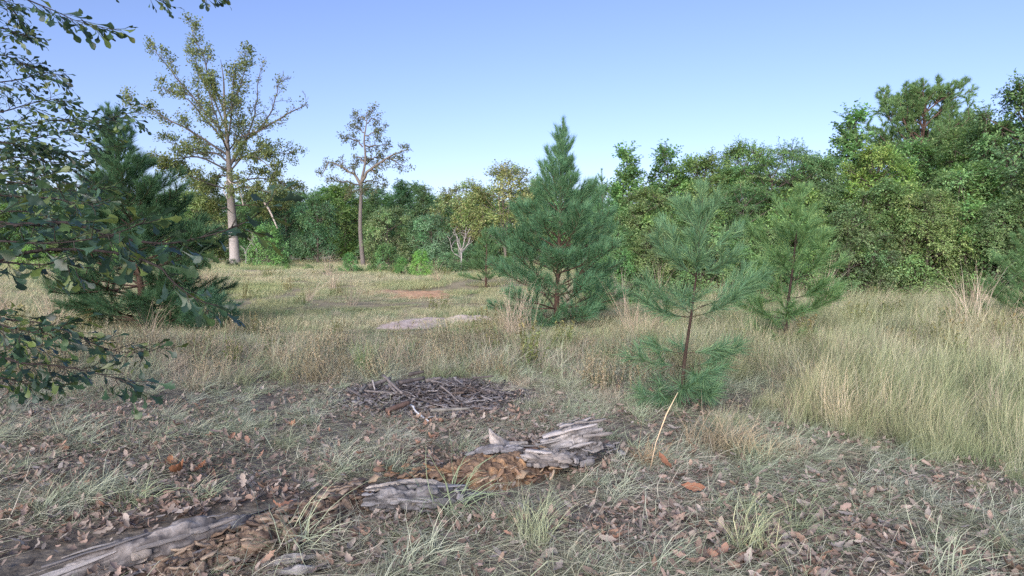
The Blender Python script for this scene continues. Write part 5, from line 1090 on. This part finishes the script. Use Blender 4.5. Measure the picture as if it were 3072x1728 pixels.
scatter('bark_debris', DEB, np.stack([dx, dy, terr(dx, dy) + .075 * np.clip(1 - q * q, 0, 1) * rp.random(n) + .012], -1), np.stack([s_] * 3, -1), np.stack([rp.normal(0, .3, n), rp.normal(0, .3, n), rp.uniform(0, 6.28, n)], -1), 'bed of dark bark and twig debris under the brush pile', 'debris', rp)

# ------------------------------------------------------------------ single fallen leaves that stand out
M_FALL = mat_leaf('fallen_leaf', .7, .15, .15, .25); FL = [fallen_leaf(950 + i, [.6, 1.0, .3, 1.4, -.5][i]).mesh('fallen_leaf', M_FALL) for i in range(5)]
rf = np.random.default_rng(17)
FC = [('pinkish tan', (.44, .32, .26)), ('pale grey-tan', (.46, .39, .33)), ('reddish brown', (.38, .23, .165)), ('dull brown', (.30, .22, .165))]
FZ = [('bottom right of the log', 34, (.6, 1.6), (2.1, 3.3)), ('bottom centre in front of the log', 30, (-.4, .6), (2.1, 3.4)), ('far bottom right corner', 24, (1.6, 2.8), (2.2, 3.6)), ('right of the log end', 24, (.9, 2.2), (3.5, 5.2)),
      ('bottom left corner', 26, (-3.0, -2.2), (2.6, 3.8)), ('left of the long rotten log', 40, (-3.0, -1.2), (3.5, 5.0)), ('behind the long rotten log', 26, (-1.6, -.4), (3.9, 5.2)), ('between the brush pile and the log', 30, (-1.2, .5), (5.0, 6.0))]
for zone, n, xr, yr in FZ:
    for i in range(n):
        x_, y_ = rf.uniform(*xr), rf.uniform(*yr); cw, cc = FC[int(rf.integers(0, 4))]; s_ = .055 + .06 * rf.random() ** 1.5; cu = int(rf.integers(0, 5))
        if log_dist(np.array([x_]), np.array([y_]))[0] < .3: continue
        o = part('fallen_leaf', FL[cu]); o.scale = (s_,) * 3; o.location = (x_, y_, float(terr(x_, y_)) + rf.uniform(.035, .07)); o.rotation_euler = (rf.normal(0, .5), rf.normal(0, .5), rf.uniform(0, 6.28))
        o.color = (*(np.array(cc) * rf.uniform(.85, 1.15)), 1); props(o, '%s %s %s fallen leaf, %s' % ('large' if s_ > .085 else 'small', ('curled', 'tightly curled', 'flat', 'cupped', 'arched')[cu], cw, zone), 'leaf', 'single fallen leaves %s' % zone)
for px, py, s_, col, lab in [(200, 467, .14, (.42, .20, .10), 'rust-red leaf standing up left of the leaf heap'), (157, 460, .15, (.40, .19, .10), 'rust-red leaf heap, left leaf'), (180, 472, .16, (.36, .17, .09), 'rust-red leaf heap, front leaf'), (168, 464, .13, (.45, .23, .12), 'rust-red leaf heap, middle leaf'),
                             (282, 512, .17, (.48, .25, .17), 'large reddish leaf behind the pale sliver of the log'), (290, 505, .14, (.45, .24, .16), 'second reddish leaf behind the pale sliver of the log'), (292, 425, .16, (.52, .30, .20), 'orange leaf in the grass left of the brush pile'), (60, 450, .12, (.38, .2, .12), 'dark red leaf in the left foreground'), (693, 487, .15, (.36, .17, .10), 'rust-red leaf right of the log in a grass tuft'), (665, 462, .16, (.40, .2, .13), 'red-brown leaf at the foot of the dry tuft')]:
    p = gnd(px, py, .06); o = part('fallen_leaf', FL[int(rf.integers(0, 5))]); o.scale = (s_,) * 3; o.location = p; o.rotation_euler = (rf.normal(.5, .4), rf.normal(0, .4), rf.uniform(0, 6.28)); o.color = (*col, 1); props(o, lab, 'leaf')

# ------------------------------------------------------------------ single grass clumps that stand out
def clump(px, py, h, rad, n, pal, label, w=.004, lean=.45, droop=.5, seed=1, d=None):
    p = gnd(px, py, 0.0); p[2] = float(terr(p[0], p[1])); me = tile(seed, S(blade_clump, 2, n, rad, h, w, lean, droop, 5, hv=.35, wavy=.12), pal, 2, rad * .6).mesh('bunch_grass', M_TUFT); o = part('bunch_grass', me); o.location = p
    return props(o, label, 'grass clump', 'single grass clumps that stand out')
DT = [(.46, .37, .27), (.50, .42, .32), (.40, .31, .22)]
clump(648, 462, .28, .07, 50, [(.40, .29, .18), (.46, .35, .23)], 'rusty curled tuft with one tall pale stalk right of the log', seed=3, droop=.8)
clump(715, 445, .34, .14, 90, DT, 'tan bunchgrass at the foot of the nearest sapling', seed=4, droop=.7); clump(745, 452, .32, .14, 90, DT, 'tan bunchgrass right of the nearest sapling foot', seed=5, droop=.8); clump(790, 452, .26, .14, 80, [(.38, .31, .23), (.44, .37, .29)], 'low tan bunchgrass at the front of the tall green grass', seed=6, droop=.9)
clump(440, 515, .34, .08, 60, [(.30, .38, .24), (.36, .42, .30)], 'grey-green grass arching in front of the grey log chunk', seed=7, droop=.9, lean=.9); clump(300, 552, .36, .08, 50, SAGE, 'sage grass arching over the bottom bark slabs', seed=8, droop=.8, lean=.8); clump(530, 545, .34, .09, 70, [(.34, .40, .26), (.40, .43, .30)], 'upright sage grass at the bottom centre', seed=9); clump(745, 555, .30, .09, 60, [(.36, .40, .26), (.42, .42, .28)], 'sage grass at the bottom right centre', seed=10, droop=.8)
clump(362, 372, .45, .10, 60, [(.16, .26, .10), (.20, .30, .12)], 'fresh green weed tuft left of the brush pile', seed=11, lean=.25, droop=.2); clump(405, 358, .30, .14, 60, [(.16, .28, .10), (.20, .32, .12)], 'small green plant behind the brush pile', seed=12, lean=.4, droop=.3)
st = gnd(650, 470, 0.0); mb = MB(); tube(mb, [A(0, 0, 0), A(.04, 0, .2), A(.11, .0, .4), A(.19, .0, .56)], [.004, .0035, .005, .002], 5, (.66, .52, .36)); o = part('grass_stalk', mb.mesh('grass_stalk', M_TUFT)); o.location = st; props(o, 'single tall pale seed stalk leaning right beside the nearest sapling', 'grass stalk')
